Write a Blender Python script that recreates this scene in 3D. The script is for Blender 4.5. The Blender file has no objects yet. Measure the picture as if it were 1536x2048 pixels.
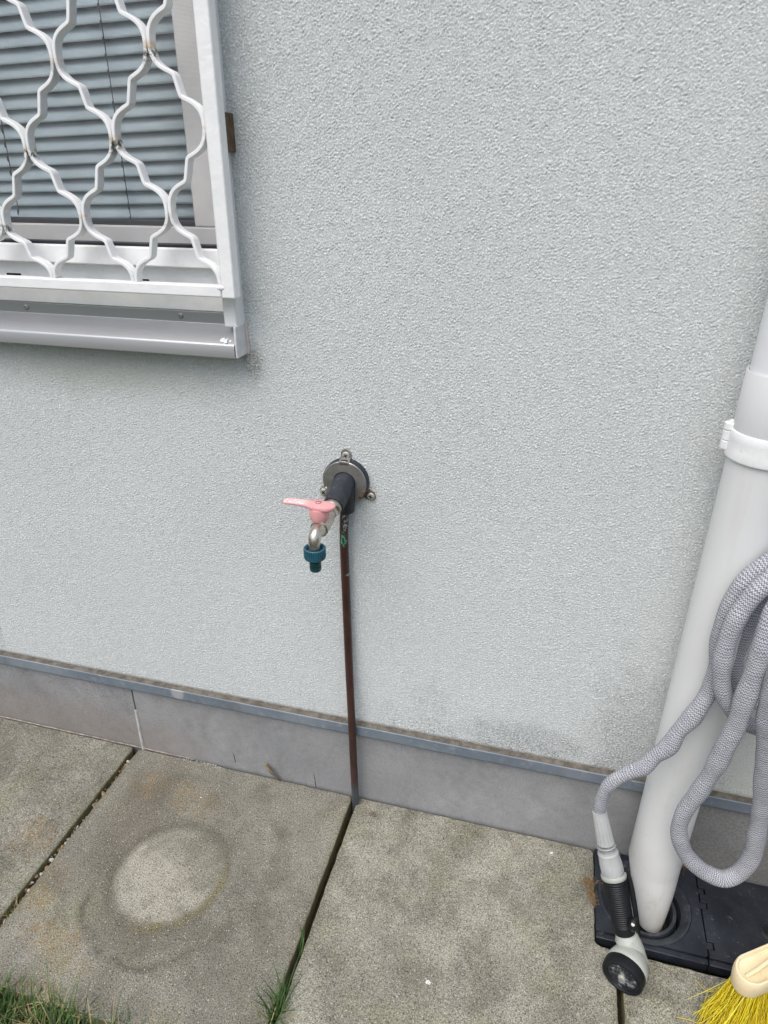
import bpy, bmesh, math, random
import numpy as np
from mathutils import Vector, Matrix, noise as mnoise
random.seed(7)
sc = bpy.context.scene
COL = sc.collection
R = math.radians
PI = math.pi

# ------------------------------------------------------------------ camera
CP = Vector((.2966, -.9142, 1.1185))
PITCH, YAW, ROLL, FPX = .4619, .257, .0041, 1341.6
fw = Vector((-math.sin(YAW)*math.cos(PITCH), math.cos(YAW)*math.cos(PITCH), -math.sin(PITCH)))
rt0 = Vector((math.cos(YAW), math.sin(YAW), 0)); up0 = rt0.cross(fw)
rt = rt0*math.cos(ROLL) + up0*math.sin(ROLL); up = -rt0*math.sin(ROLL) + up0*math.cos(ROLL)
cam = bpy.data.cameras.new('camera'); co = bpy.data.objects.new('camera', cam); COL.objects.link(co)
M = Matrix((rt, up, -fw)).transposed().to_4x4(); M.translation = CP
co.matrix_world = M
cam.sensor_fit = 'VERTICAL'; cam.sensor_height = 36.0; cam.lens = FPX/2048*36.0
cam.clip_start = .02; cam.clip_end = 500
sc.camera = co

# ------------------------------------------------------------------ light: overcast
world = bpy.data.worlds.new("World"); sc.world = world; world.use_nodes = True
wn = world.node_tree; bg = wn.nodes['Background']
sky = wn.nodes.new('ShaderNodeTexSky'); sky.sky_type = 'NISHITA'; sky.sun_disc = False
SUN_EL, SUN_AZ = R(60), R(200)      # azimuth clockwise from +Y : the sun stands behind the camera, to its left
sky.sun_elevation = SUN_EL; sky.sun_rotation = SUN_AZ
sky.air_density = 1.0; sky.dust_density = 4.0; sky.ozone_density = 1.0
hs = wn.nodes.new('ShaderNodeHueSaturation'); hs.inputs['Saturation'].default_value = .80
wn.links.new(sky.outputs[0], hs.inputs['Color']); wn.links.new(hs.outputs[0], bg.inputs[0])
bg.inputs[1].default_value = .145
sl = bpy.data.lights.new('sun', 'SUN'); so = bpy.data.objects.new('sun', sl); COL.objects.link(so)
sl.energy = 1.2; sl.angle = R(58); sl.color = (1, .99, .975)
sd = Vector((math.sin(SUN_AZ)*math.cos(SUN_EL), math.cos(SUN_AZ)*math.cos(SUN_EL), math.sin(SUN_EL)))
so.rotation_euler = (-sd).to_track_quat('-Z', 'Y').to_euler()
vs = sc.view_settings; vs.view_transform = 'Standard'; vs.look = 'None'; vs.exposure = .40; vs.gamma = 1.0

# ------------------------------------------------------------------ survey helpers
def ray(px, py): return fw*FPX + rt*(px-768) - up*(py-1024)
def W(px, py, y=0.0):
    d = ray(px, py); return CP + d*((y-CP.y)/d.y)
def G(px, py, z=0.0):
    d = ray(px, py); return CP + d*((z-CP.z)/d.z)

# ------------------------------------------------------------------ node helper
class NT:
    def __init__(s, name):
        s.m = bpy.data.materials.new(name); s.m.use_nodes = True; s.t = s.m.node_tree
        s.b = s.t.nodes['Principled BSDF']; s.out = s.t.nodes['Material Output']
        s.co = s.t.nodes.new('ShaderNodeTexCoord')
    def n(s, ty, **kw):
        x = s.t.nodes.new(ty)
        for k, v in kw.items(): setattr(x, k, v)
        return x
    def lk(s, a, b): s.t.links.new(a, b)
    def put(s, sock, v):
        if hasattr(v, 'is_linked') or hasattr(v, 'links'): s.lk(v, sock)
        elif isinstance(v, (tuple, list)) and len(v) == 3 and sock.type == 'RGBA': sock.default_value = (*v, 1)
        else: sock.default_value = v
    @property
    def P(s): return s.co.outputs['Object']
    @property
    def UV(s): return s.co.outputs['UV']
    def noise(s, scale, detail=3, rough=.55, vec=None, dist=0, col=False):
        x = s.n('ShaderNodeTexNoise'); x.inputs['Scale'].default_value = scale; x.inputs['Detail'].default_value = detail
        x.inputs['Roughness'].default_value = rough; x.inputs['Distortion'].default_value = dist
        s.lk(vec or s.P, x.inputs['Vector']); return x.outputs['Color' if col else 'Fac']
    def voro(s, scale, vec=None, feature='F1', out='Distance', rnd=1.0):
        x = s.n('ShaderNodeTexVoronoi'); x.feature = feature; x.inputs['Scale'].default_value = scale
        x.inputs['Randomness'].default_value = rnd
        s.lk(vec or s.P, x.inputs['Vector']); return x.outputs[out]
    def math(s, op, a, b=0.0, c=None, clamp=False):
        x = s.n('ShaderNodeMath', operation=op); x.use_clamp = clamp
        s.put(x.inputs[0], a); s.put(x.inputs[1], b)
        if c is not None: s.put(x.inputs[2], c)
        return x.outputs[0]
    def ramp(s, v, lo, hi, a=0.0, b=1.0, smooth=True):
        x = s.n('ShaderNodeMapRange'); x.interpolation_type = 'SMOOTHSTEP' if smooth else 'LINEAR'
        s.put(x.inputs[0], v); x.inputs[1].default_value = lo; x.inputs[2].default_value = hi
        x.inputs[3].default_value = a; x.inputs[4].default_value = b; return x.outputs[0]
    def mix(s, f, a, b, mode='MIX'):
        x = s.n('ShaderNodeMix', data_type='RGBA', blend_type=mode)
        s.put(x.inputs[0], f); s.put(x.inputs[6], a); s.put(x.inputs[7], b); return x.outputs[2]
    def xyz(s, v=None):
        x = s.n('ShaderNodeSeparateXYZ'); s.lk(v or s.P, x.inputs[0]); return x.outputs
    def scale_vec(s, sx, sy, sz, v=None):
        x = s.n('ShaderNodeMapping'); x.inputs['Scale'].default_value = (sx, sy, sz); s.lk(v or s.P, x.inputs['Vector']); return x.outputs[0]
    def gray(s, v):
        x = s.n('ShaderNodeCombineColor'); [s.put(x.inputs[i], v) for i in range(3)]; return x.outputs[0]
    def bump(s, h, strength=.5, dist=.001, prev=None):
        x = s.n('ShaderNodeBump'); x.inputs['Strength'].default_value = strength; x.inputs['Distance'].default_value = dist
        s.lk(h, x.inputs['Height'])
        if prev is not None: s.lk(prev, x.inputs['Normal'])
        return x.outputs[0]
    def fin(s, col=None, rough=None, metal=None, normal=None, spec=None):
        if col is not None: s.put(s.b.inputs['Base Color'], col)
        if rough is not None: s.put(s.b.inputs['Roughness'], rough)
        if metal is not None: s.put(s.b.inputs['Metallic'], metal)
        if spec is not None: s.put(s.b.inputs['Specular IOR Level'], spec)
        if normal is not None: s.lk(normal, s.b.inputs['Normal'])
        return s.m
    def blob(s, x0, z0, rx, rz, axes=(0, 2), wob=.25, wscale=30, edge=(.6, 1.1)):
        """soft irregular patch mask (1 inside) round a point of the surface"""
        o = s.xyz()
        a = s.math('DIVIDE', s.math('SUBTRACT', o[axes[0]], x0), rx); b = s.math('DIVIDE', s.math('SUBTRACT', o[axes[1]], z0), rz)
        d = s.math('SQRT', s.math('ADD', s.math('MULTIPLY', a, a), s.math('MULTIPLY', b, b)))
        d = s.math('ADD', d, s.math('MULTIPLY', s.math('SUBTRACT', s.noise(wscale, 4), .5), wob*2))
        return s.ramp(d, edge[0], edge[1], 1, 0)

def plain(name, col, rough=.5, metal=0., wear=.12, wscale=60, bump=.15, bscale=300, bdist=.0006, dirt=None, dirt_amt=.4, spec=.5):
    s = NT(name)
    n = s.noise(wscale, 4)
    lo = tuple(c*(1-wear) for c in col); hi = tuple(min(1, c*(1+wear)) for c in col)
    c = s.mix(s.ramp(n, .3, .7), lo, hi)
    if dirt is not None:
        d = s.ramp(s.noise(wscale*2.3, 6, .7), .56, .72)
        c = s.mix(s.math('MULTIPLY', d, dirt_amt), c, dirt)
    nn = s.bump(s.noise(bscale, 3), bump, bdist)
    return s.fin(c, s.ramp(s.noise(wscale*3, 3), .2, .8, max(0, rough-.07), min(1, rough+.07)), metal, nn, spec)

# ---- surfaces
def m_stucco(far=False):
    s = NT('stucco_far' if far else 'stucco')
    n1 = s.noise(430, 2, .6); n2 = s.noise(210, 3, .6); n3 = s.noise(60, 2)
    v = s.voro(400, vec=s.mix(.004, s.P, s.noise(300, 2, col=True)))
    h = s.math('ADD', s.math('MULTIPLY', v, -.55), s.math('ADD', s.math('MULTIPLY', n1, 1.0), s.math('ADD', s.math('MULTIPLY', n2, 1.1), s.math('MULTIPLY', n3, .35))))
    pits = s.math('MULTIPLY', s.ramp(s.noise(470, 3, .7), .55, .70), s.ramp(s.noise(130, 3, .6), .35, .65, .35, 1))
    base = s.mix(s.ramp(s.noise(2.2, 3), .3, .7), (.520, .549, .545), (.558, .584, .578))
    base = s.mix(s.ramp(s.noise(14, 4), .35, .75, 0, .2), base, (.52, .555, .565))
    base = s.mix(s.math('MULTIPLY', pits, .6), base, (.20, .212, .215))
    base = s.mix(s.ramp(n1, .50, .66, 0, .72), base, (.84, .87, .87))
    o = s.xyz(); z = o[2]; x = o[0]
    spk = s.ramp(s.noise(330, 4, .75), .48, .62)
    # rain-splash grime rising from the plinth, heavier toward the downpipe
    g = s.ramp(s.math('ADD', z, s.math('MULTIPLY', s.noise(11, 5, .65), -.16)), .10, .23, 1, 0)
    grow = s.ramp(x, -.25, .25, .22, .95)
    patch = s.ramp(s.noise(18, 5, .7), .42, .62)
    m1 = s.math('MULTIPLY', s.math('MULTIPLY', g, grow), s.math('MULTIPLY', spk, s.math('ADD', .35, patch)), clamp=True)
    base = s.mix(s.math('MULTIPLY', m1, .9, clamp=True), base, (.13, .14, .135))
    # dark specks by the pipe foot
    b1 = s.blob(.47, .27, .07, .20, wob=.9, wscale=22, edge=(.2, 1.2)); b2 = s.math('MULTIPLY', s.blob(.14, .285, .05, .05, wob=1.6, wscale=45, edge=(.0, 1.2)), .55)
    b3 = s.blob(.33, .235, .16, .04, wob=.9, wscale=34, edge=(.2, 1.2))
    mb = s.math('MAXIMUM', s.math('MAXIMUM', b1, b2), b3)
    base = s.mix(s.math('MULTIPLY', s.math('MULTIPLY', mb, s.ramp(s.noise(300, 5, .85), .47, .56)), .6), base, (.13, .14, .135))
    lipd = s.ramp(s.math('ADD', z, s.math('MULTIPLY', s.noise(70, 5, .7), .006)), .2125, .2065, 0, .75); base = s.mix(lipd, base, (.24, .235, .21))
    # algae film below the window sill
    bs = s.blob(-.42, .855, .33, .07, wob=.25, wscale=14, edge=(.2, 1.1)); bc = s.blob(-.146, .868, .022, .035, wob=.3, wscale=40, edge=(.3, 1.1))
    base = s.mix(s.math('MULTIPLY', bs, .55), base, (.36, .385, .33))
    base = s.mix(s.math('MULTIPLY', s.math('MULTIPLY', bc, s.ramp(s.noise(300, 3), .35, .6)), .6), base, (.14, .135, .11))
    # speckled darker patch right of and below the tap
    bt = s.blob(.02, .63, .028, .07, wob=.4, wscale=40)
    base = s.mix(s.math('MULTIPLY', s.math('MULTIPLY', bt, spk), .25), base, (.25, .27, .25))
    # render turns darker and warmer right of the downpipe, toward the bottom
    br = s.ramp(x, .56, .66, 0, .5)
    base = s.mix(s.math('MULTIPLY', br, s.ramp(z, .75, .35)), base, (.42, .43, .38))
    nn = s.bump(h, 1.0 if far else .55, .0021 if far else .0008)
    return s.fin(base, .93, 0, nn, .25)

def m_plinth():
    s = NT('plinth_render')
    c = s.mix(s.ramp(s.noise(6, 4), .3, .7), (.235, .243, .248), (.30, .306, .31))
    c = s.mix(s.ramp(s.noise(30, 5, .65), .45, .8, 0, .6), c, (.33, .325, .32))
    c = s.mix(s.ramp(s.noise(700, 3), .45, .75, 0, .5), c, (.40, .395, .385))
    c = s.mix(s.ramp(s.noise(480, 3), .54, .68, 0, .75), c, (.09, .09, .09))
    c = s.mix(s.ramp(s.noise(17, 7, .82), .42, .72, 0, .5), c, (.15, .15, .148))
    c = s.mix(s.ramp(s.noise(9, 7, .8), .46, .76, 0, .4), c, (.44, .44, .44))
    o = s.xyz()
    warm = s.math('MULTIPLY', s.ramp(o[0], -.2, -.55), s.ramp(s.math('ADD', o[2], s.math('MULTIPLY', s.noise(16, 4), .1)), .2, .07))
    c = s.mix(s.math('MULTIPLY', warm, .6), c, (.22, .185, .155))
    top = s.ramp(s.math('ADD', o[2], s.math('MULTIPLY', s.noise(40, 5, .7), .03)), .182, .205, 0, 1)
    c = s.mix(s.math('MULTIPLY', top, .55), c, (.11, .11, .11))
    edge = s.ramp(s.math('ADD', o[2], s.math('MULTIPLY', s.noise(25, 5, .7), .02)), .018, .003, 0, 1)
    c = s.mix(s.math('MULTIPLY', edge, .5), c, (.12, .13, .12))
    right = s.ramp(o[0], .5, .62)
    c = s.mix(s.math('MULTIPLY', right, s.ramp(s.noise(200, 4, .7), .4, .62, .2, .8)), c, (.17, .165, .15))
    return s.fin(c, .9, 0, s.bump(s.noise(420, 5, .7), .6, .0012), .3)

def m_slab():
    s = NT('concrete_slab'); PM = G(338, 1748)
    gr = s.noise(560, 2, .5); gr2 = s.noise(300, 3, .6)
    c = s.mix(s.ramp(s.noise(5, 4), .3, .7), (.225, .22, .178), (.325, .316, .255))
    c = s.mix(s.ramp(s.noise(24, 5, .65), .4, .75, 0, .55), c, (.17, .165, .15))
    o = s.xyz(); X, Y = o[0], o[1]
    # per slab tone
    left = s.ramp(X, -.03, .03, 1, 0)
    c = s.mix(s.math('MULTIPLY', left, s.ramp(s.noise(9, 4), .3, .65, .2, .75)), c, (.175, .165, .14))
    green = s.math('MULTIPLY', s.ramp(s.noise(7, 4), .5, .7), .4)
    c = s.mix(green, c, (.22, .215, .12))
    # flower-pot mark
    def dist(cx, cy, wob=.012, ws=18):
        a = s.math('SUBTRACT', X, cx); b = s.math('SUBTRACT', Y, cy)
        d = s.math('SQRT', s.math('ADD', s.math('MULTIPLY', a, a), s.math('MULTIPLY', b, b)))
        return s.math('ADD', d, s.math('MULTIPLY', s.math('SUBTRACT', s.noise(ws, 4), .5), wob)), a, b
    d, a, b = dist(PM.x, PM.y, .014, 20)
    d2, a2, b2 = dist(-.262, -.275, .05, 12)
    halo = s.math('MULTIPLY', s.ramp(d2, .10, .16, 1, 0), s.ramp(a, .03, .12, 1, .25))
    c = s.mix(s.math('MULTIPLY', halo, .6), c, (.125, .114, .085))
    thin = s.ramp(s.math('ABSOLUTE', s.math('SUBTRACT', d, .104)), 0, .013, 1, 0); c = s.mix(s.math('MULTIPLY', thin, s.ramp(s.noise(30, 4), .3, .7, .15, .6)), c, (.10, .093, .068))
    lm = s.math('MULTIPLY', s.blob(-.40, -.16, .085, .17, (0, 1), .4, 14, (.3, 1.1)), .6); c = s.mix(lm, c, (.12, .105, .08))
    lm = s.math('MULTIPLY', s.blob(-.12, -.30, .10, .14, (0, 1), .5, 14, (.3, 1.1)), s.ramp(s.noise(45, 5, .7), .35, .6)); c = s.mix(s.math('MULTIPLY', lm, .55), c, (.12, .115, .095))
    ring2 = s.math('MULTIPLY', s.ramp(s.math('ABSOLUTE', s.math('SUBTRACT', d2, .135)), 0, .014, 1, 0), s.ramp(Y, -.27, -.33))
    c = s.mix(s.math('MULTIPLY', ring2, s.ramp(s.noise(28, 5, .75), .38, .6, .05, .75)), c, (.085, .08, .065))
    inner = s.math('MULTIPLY', s.ramp(d, .078, .100, 1, 0), s.ramp(s.math('ADD', a, b), .03, .12, 1, .6))
    c = s.mix(s.math('MULTIPLY', inner, .88), c, s.mix(s.noise(30, 4), (.30, .288, .235), (.385, .368, .305)))
    arc = s.math('MULTIPLY', s.ramp(s.math('ABSOLUTE', s.math('SUBTRACT', d, .098)), 0, .011, 1, 0), s.math('MULTIPLY', s.ramp(s.math('SUBTRACT', s.math('MULTIPLY', a, 1.2), b), .05, .12), s.ramp(s.noise(55, 5, .75), .34, .58)))
    c = s.mix(s.math('MULTIPLY', arc, .72), c, (.17, .145, .05))
    # ochre lichen
    for (x0, y0, rx, ry, k) in ((-.415, -.085, .05, .035, .5), (-.35, -.075, .06, .02, .3), (-.40, -.40, .07, .03, .55), (-.34, -.43, .04, .02, .5), (-.47, -.33, .04, .05, .5), (-.56, -.25, .05, .05, .5), (-.30, -.10, .06, .04, .4), (-.36, -.48, .05, .03, .5)):
        m = s.math('MULTIPLY', s.blob(x0, y0, rx, ry, (0, 1), .6, 30), s.ramp(s.noise(90, 4, .7), .42, .62))
        c = s.mix(s.math('MULTIPLY', m, min(1, k*1.2)), c, (.24, .15, .05))
    m = s.blob(.045, -.035, .012, .008, (0, 1), .5, 90); c = s.mix(s.math('MULTIPLY', m, .7), c, (.09, .07, .045))
    m = s.blob(-.11, -.12, .02, .015, (0, 1), .6, 60); c = s.mix(s.math('MULTIPLY', m, .4), c, (.11, .10, .09))
    for (p, r) in (((1103, 1706), .0035), ((856, 1965), .005), ((402, 1595), .002)):
        q = G(*p); m = s.blob(q.x, q.y, r, r*.7, (0, 1), .6, 200); c = s.mix(m, c, (.72, .71, .68))
    mac = s.ramp(s.noise(13, 6, .7, dist=.6), .42, .66); c = s.mix(s.math('MULTIPLY', mac, .6), c, (.125, .117, .09))
    mac = s.ramp(s.noise(8, 5, .65, vec=s.scale_vec(1, .7, 1)), .52, .72); c = s.mix(s.math('MULTIPLY', mac, .35), c, (.36, .35, .31))
    # green-black film along the slab borders
    for xe in (-.5, 0., .5):
        e = s.ramp(s.math('ADD', s.math('ABSOLUTE', s.math('SUBTRACT', X, xe)), s.math('MULTIPLY', s.noise(35, 4), -.014)), .0, .014, 1, 0)
        c = s.mix(s.math('MULTIPLY', e, .45), c, (.14, .135, .085))
    # aggregate
    k = s.math('ADD', s.ramp(gr, .48, .66, 0, .75), s.ramp(gr2, .50, .68, 1.0, .42))
    k = s.math('MULTIPLY', k, s.ramp(s.noise(520, 2, .6, vec=s.scale_vec(1, 1.01, 3)), .54, .66, 1, .45))
    c = s.mix(1.0, c, s.gray(k), 'MULTIPLY')
    w = s.voro(330, out='Distance'); sel = s.n('ShaderNodeSeparateColor'); s.lk(s.voro(330, out='Color'), sel.inputs[0])
    st = s.math('MULTIPLY', s.ramp(w, .22, .34, 1, 0), s.math('GREATER_THAN', sel.outputs[0], .93))
    c = s.mix(s.math('MULTIPLY', st, .7), c, (.62, .60, .54))
    st2 = s.math('MULTIPLY', s.ramp(w, .25, .38, 1, 0), s.math('LESS_THAN', sel.outputs[0], .12))
    c = s.mix(s.math('MULTIPLY', st2, .8), c, (.06, .057, .05))
    # slab sides are olive with algae
    geo = s.n('ShaderNodeNewGeometry'); gz = s.xyz(geo.outputs['Normal'])[2]
    c = s.mix(s.ramp(gz, .75, .35, 0, .8), c, (.19, .175, .085))
    h = s.math('ADD', s.noise(430, 4, .7), s.math('MULTIPLY', s.noise(60, 3), .8))
    return s.fin(c, .92, 0, s.bump(h, .8, .0014), .25)

def m_zinc():
    s = NT('weathered_zinc')
    c = s.mix(s.ramp(s.noise(8, 4), .3, .7), (.155, .19, .23), (.23, .265, .30))
    c = s.mix(s.ramp(s.noise(60, 5, .7), .5, .75, 0, .6), c, (.32, .345, .37))
    c = s.mix(s.ramp(s.noise(22, 5, .7, vec=s.scale_vec(1, 1, .3)), .55, .75, 0, .6), c, (.14, .14, .14))
    m = s.blob(-.367, .194, .016, .02, (0, 2), .3, 70); c = s.mix(s.math('MULTIPLY', m, .7), c, (.45, .45, .46))
    return s.fin(c, .6, .25, s.bump(s.noise(60, 4), .35, .001), .4)
def m_ledge_dirt():
    s = NT('ledge_dirt')
    c = s.mix(s.ramp(s.noise(50, 5, .7), .35, .7), (.095, .085, .07), (.19, .172, .145))
    return s.fin(c, .95, 0, s.bump(s.noise(400, 4), .6, .001), .2)
def m_pipe(name, col):
    s = NT(name)
    c = s.mix(s.ramp(s.noise(9, 3), .3, .7), tuple(v*.97 for v in col), col)
    o = s.xyz()
    low = s.ramp(s.math('ADD', o[2], s.math('MULTIPLY', s.noise(18, 4), .12)), .26, .02)
    c = s.mix(s.math('MULTIPLY', low, .5), c, (.50, .49, .44))
    sp = s.ramp(s.noise(260, 4, .8, vec=s.scale_vec(1, 1, 1.6)), .66, .74)
    c = s.mix(s.math('MULTIPLY', s.math('MULTIPLY', sp, s.ramp(low, 0, 1, .30, .95)), .8), c, (.20, .19, .15))
    stv = s.ramp(s.noise(38, 5, .7, vec=s.scale_vec(1, 1, .06)), .52, .75); c = s.mix(s.math('MULTIPLY', stv, s.ramp(o[2], .75, .1, .14, .38)), c, (.44, .42, .36))
    smg = s.ramp(s.noise(26, 6, .75), .55, .72); c = s.mix(s.math('MULTIPLY', smg, s.ramp(o[2], .4, .0, .08, .4)), c, (.36, .34, .29))
    foot = s.math('MULTIPLY', s.ramp(o[2], -.03, -.062), s.ramp(s.noise(60, 5, .7), .45, .6))
    c = s.mix(s.math('MULTIPLY', foot, .8), c, (.12, .10, .07))
    return s.fin(c, .42, 0, s.bump(s.noise(40, 3), .12, .001), .4)
def m_copper():
    s = NT('old_copper_pipe')
    v = s.scale_vec(1, 1, .25)
    c = s.mix(s.ramp(s.noise(70, 5, .65, vec=v), .3, .7), (.038, .017, .014), (.075, .033, .025))
    o = s.xyz()
    c = s.mix(s.ramp(s.math('ADD', o[2], s.math('MULTIPLY', s.noise(40, 4), .04)), .10, .05, 0, .85), c, (.075, .09, .105))
    sp = s.ramp(s.noise(330, 4, .75), .64, .70); c = s.mix(s.math('MULTIPLY', sp, .6), c, (.30, .33, .33))
    m = s.math('MULTIPLY', s.blob(-.006, .600, .0048, .015, (0, 2), .9, 160), s.ramp(s.noise(260, 4), .45, .53))
    c = s.mix(m, c, (.09, .42, .30))
    m = s.math('MULTIPLY', s.blob(-.003, .632, .0042, .018, (0, 2), .8, 150), s.ramp(s.noise(300, 4), .47, .54))
    c = s.mix(m, c, (.38, .42, .43))
    m = s.blob(.003, .532, .008, .003, (0, 2), .5, 120); c = s.mix(s.math('MULTIPLY', m, .8), c, (.25, .38, .35))
    return s.fin(c, .38, .25, s.bump(s.noise(90, 4), .3, .001), .5)
def m_paint():
    s = NT('white_grille_paint')
    c = s.mix(s.ramp(s.noise(30, 4), .3, .7), (.83, .84, .84), (.89, .895, .895))
    r = s.ramp(s.noise(55, 5, .75), .66, .76); c = s.mix(s.math('MULTIPLY', r, .55), c, (.50, .36, .20))
    d = s.ramp(s.noise(240, 4, .75), .66, .74); c = s.mix(s.math('MULTIPLY', d, .5), c, (.35, .34, .31))
    return s.fin(c, .38, 0, s.bump(s.noise(110, 4), .45, .0015), .5)
def m_wavy():
    """white bar paint with rust and moss sitting in the crotches where two bars touch"""
    s = NT('white_scroll_paint')
    c = s.mix(s.ramp(s.noise(30, 4), .3, .7), (.83, .84, .84), (.89, .895, .895))
    u = s.xyz(s.UV)   # u.x = phase along bar (integer at a weld), y = side
    f = s.math('FRACT', s.math('ADD', u[0], .5)); dd = s.math('SUBTRACT', f, .5)
    below = s.math('MULTIPLY', s.ramp(dd, .0, .05), s.ramp(dd, .10, .20, 1, 0))
    ins = s.math('GREATER_THAN', u[1], .5)
    m = s.math('MULTIPLY', s.math('MULTIPLY', below, s.ramp(s.noise(9, 2), .42, .58, .15, 1)), s.ramp(s.noise(120, 5, .75), .42, .56))
    c = s.mix(s.math('MULTIPLY', m, .95), c, (.06, .055, .03))
    rr = s.math('MULTIPLY', s.ramp(s.math('ABSOLUTE', s.math('SUBTRACT', dd, .01)), .0, .05, 1, 0), s.ramp(s.noise(40, 4), .45, .6))
    c = s.mix(s.math('MULTIPLY', rr, .7), c, (.62, .44, .25))
    d = s.ramp(s.noise(260, 4, .75), .64, .74); c = s.mix(s.math('MULTIPLY', d, .45), c, (.32, .30, .25))
    return s.fin(c, .36, 0, s.bump(s.noise(130, 4), .4, .0012), .5)
def m_alu(name, col, rough):
    s = NT(name)
    c = s.mix(s.ramp(s.noise(20, 4, vec=s.scale_vec(.15, 1, 1)), .3, .7), tuple(v*.93 for v in col), col)
    d = s.ramp(s.noise(90, 5, .75), .68, .76); c = s.mix(s.math('MULTIPLY', d, .5), c, (.45, .42, .38))
    return s.fin(c, rough, .55, s.bump(s.noise(500, 2), .06, .0004), .5)
def m_pinkplastic():
    s = NT('faded_pink_plastic')
    c = s.mix(s.ramp(s.noise(60, 4), .3, .7), (.68, .30, .31), (.76, .38, .38))
    o = s.xyz()
    t = s.math('MULTIPLY', s.ramp(o[0], -.022, -.034), s.ramp(s.noise(300, 4, .75), .38, .58))
    geo = s.n('ShaderNodeNewGeometry'); t = s.math('MULTIPLY', t, s.ramp(s.xyz(geo.outputs['Normal'])[2], .5, .9))
    c = s.mix(s.math('MULTIPLY', t, .85), c, (.80, .70, .68))
    c = s.mix(s.math('MULTIPLY', s.ramp(s.noise(420, 3), .62, .7), .35), c, (.42, .17, .15))
    return s.fin(c, .55, 0, s.bump(s.noise(300, 3), .25, .0006), .4)
def m_brushed():
    s = NT('worn_nickel')
    c = s.mix(s.ramp(s.noise(90, 4), .3, .7), (.46, .42, .35), (.62, .58, .52))
    d = s.ramp(s.noise(400, 4, .7), .6, .72); c = s.mix(s.math('MULTIPLY', d, .55), c, (.26, .23, .17))
    return s.fin(c, s.ramp(s.noise(200, 3), .3, .7, .22, .42), .9, s.bump(s.noise(300, 3), .25, .0005), .5)
def m_steel():
    s = NT('brushed_steel_rosette')
    c = s.mix(s.ramp(s.noise(40, 4), .3, .7), (.29, .29, .27), (.38, .38, .36))
    return s.fin(c, s.ramp(s.noise(500, 2, vec=s.scale_vec(.15, 1, 1)), .3, .7, .32, .5), .75, s.bump(s.noise(600, 2, vec=s.scale_vec(.1, 1, 1)), .1, .0003), .5)
def m_hose():
    s = NT('knitted_hose_sleeve')
    u = s.xyz(s.UV)
    uu, vv = u[0], u[1]                         # turns round the hose, metres along it
    tri = s.math('PINGPONG', s.math('ADD', s.math('MULTIPLY', uu, 22.0), s.math('MULTIPLY', s.noise(35, 3), 1.5)), .5)
    j = s.math('MULTIPLY', s.math('SUBTRACT', s.noise(90, 3), .5), 1.6)
    k = s.math('FRACT', s.math('ADD', s.math('ADD', s.math('MULTIPLY', vv, 235.0), s.math('MULTIPLY', tri, 1.15)), j))
    line = s.ramp(s.math('ABSOLUTE', s.math('SUBTRACT', k, .5)), .16, .29, 1, 0)
    c = s.mix(s.ramp(s.noise(60, 3), .3, .7), (.52, .53, .57), (.62, .63, .67))
    c = s.mix(s.math('MULTIPLY', line, .76), c, (.08, .085, .11))
    c = s.mix(s.ramp(s.noise(45, 5, .7), .5, .75, 0, .3), c, (.22, .22, .22))
    h = s.math('SUBTRACT', 1, line)
    return s.fin(c, .8, 0, s.bump(h, .9, .0012), .25)
def m_black_drain():
    s = NT('black_drain_plastic')
    c = s.mix(s.ramp(s.noise(14, 4), .3, .7), (.010, .013, .020), (.026, .031, .042))
    d = s.ramp(s.noise(90, 6, .78), .58, .70); c = s.mix(s.math('MULTIPLY', d, .5), c, (.15, .15, .16))
    d = s.ramp(s.noise(40, 5, .8), .62, .75); c = s.mix(s.math('MULTIPLY', d, .35), c, (.08, .065, .07))
    d = s.ramp(s.noise(330, 3, .6), .70, .74); c = s.mix(s.math('MULTIPLY', d, .8), c, (.38, .38, .38))
    return s.fin(c, s.ramp(s.noise(30, 5, .7), .35, .65, .36, .58), 0, s.bump(s.noise(160, 4), .3, .0008), .5)
def m_screen():
    s = NT('insect_screen_mesh')
    s.m.node_tree.nodes.remove(s.b)
    o = s.xyz()
    per = 780.0
    a = s.math('PINGPONG', s.math('MULTIPLY', o[0], per), .5); b = s.math('PINGPONG', s.math('MULTIPLY', o[2], per), .5)
    g = s.math('MINIMUM', a, b)
    f = s.ramp(g, .035, .085, 1, 0)
    tr = s.n('ShaderNodeBsdfTransparent'); df = s.n('ShaderNodeBsdfDiffuse'); df.inputs[0].default_value = (.26, .265, .275, 1)
    mx = s.n('ShaderNodeMixShader'); s.lk(f, mx.inputs[0]); s.lk(tr.outputs[0], mx.inputs[1]); s.lk(df.outputs[0], mx.inputs[2])
    s.lk(mx.outputs[0], s.out.inputs[0]); return s.m
def m_glass():
    s = NT('window_glass')
    s.m.node_tree.nodes.remove(s.b)
    tr = s.n('ShaderNodeBsdfTransparent'); tr.inputs[0].default_value = (.93, .96, .965, 1)
    gl = s.n('ShaderNodeBsdfGlossy'); gl.inputs['Roughness'].default_value = .02
    fr = s.n('ShaderNodeFresnel'); fr.inputs[0].default_value = 1.6
    gm = s.n('ShaderNodeNewGeometry'); fz = s.math('MULTIPLY', fr.outputs[0], s.math('SUBTRACT', 1, gm.outputs['Backfacing']))
    mx = s.n('ShaderNodeMixShader'); s.lk(fz, mx.inputs[0]); s.lk(tr.outputs[0], mx.inputs[1]); s.lk(gl.outputs[0], mx.inputs[2])
    s.lk(mx.outputs[0], s.out.inputs[0]); return s.m
def m_grass(name, a, b):
    s = NT(name); c = s.mix(s.ramp(s.noise(45, 3), .3, .7), a, b)
    s.b.inputs['Subsurface Weight'].default_value = 0
    return s.fin(c, .5, 0, None, .35)
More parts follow.
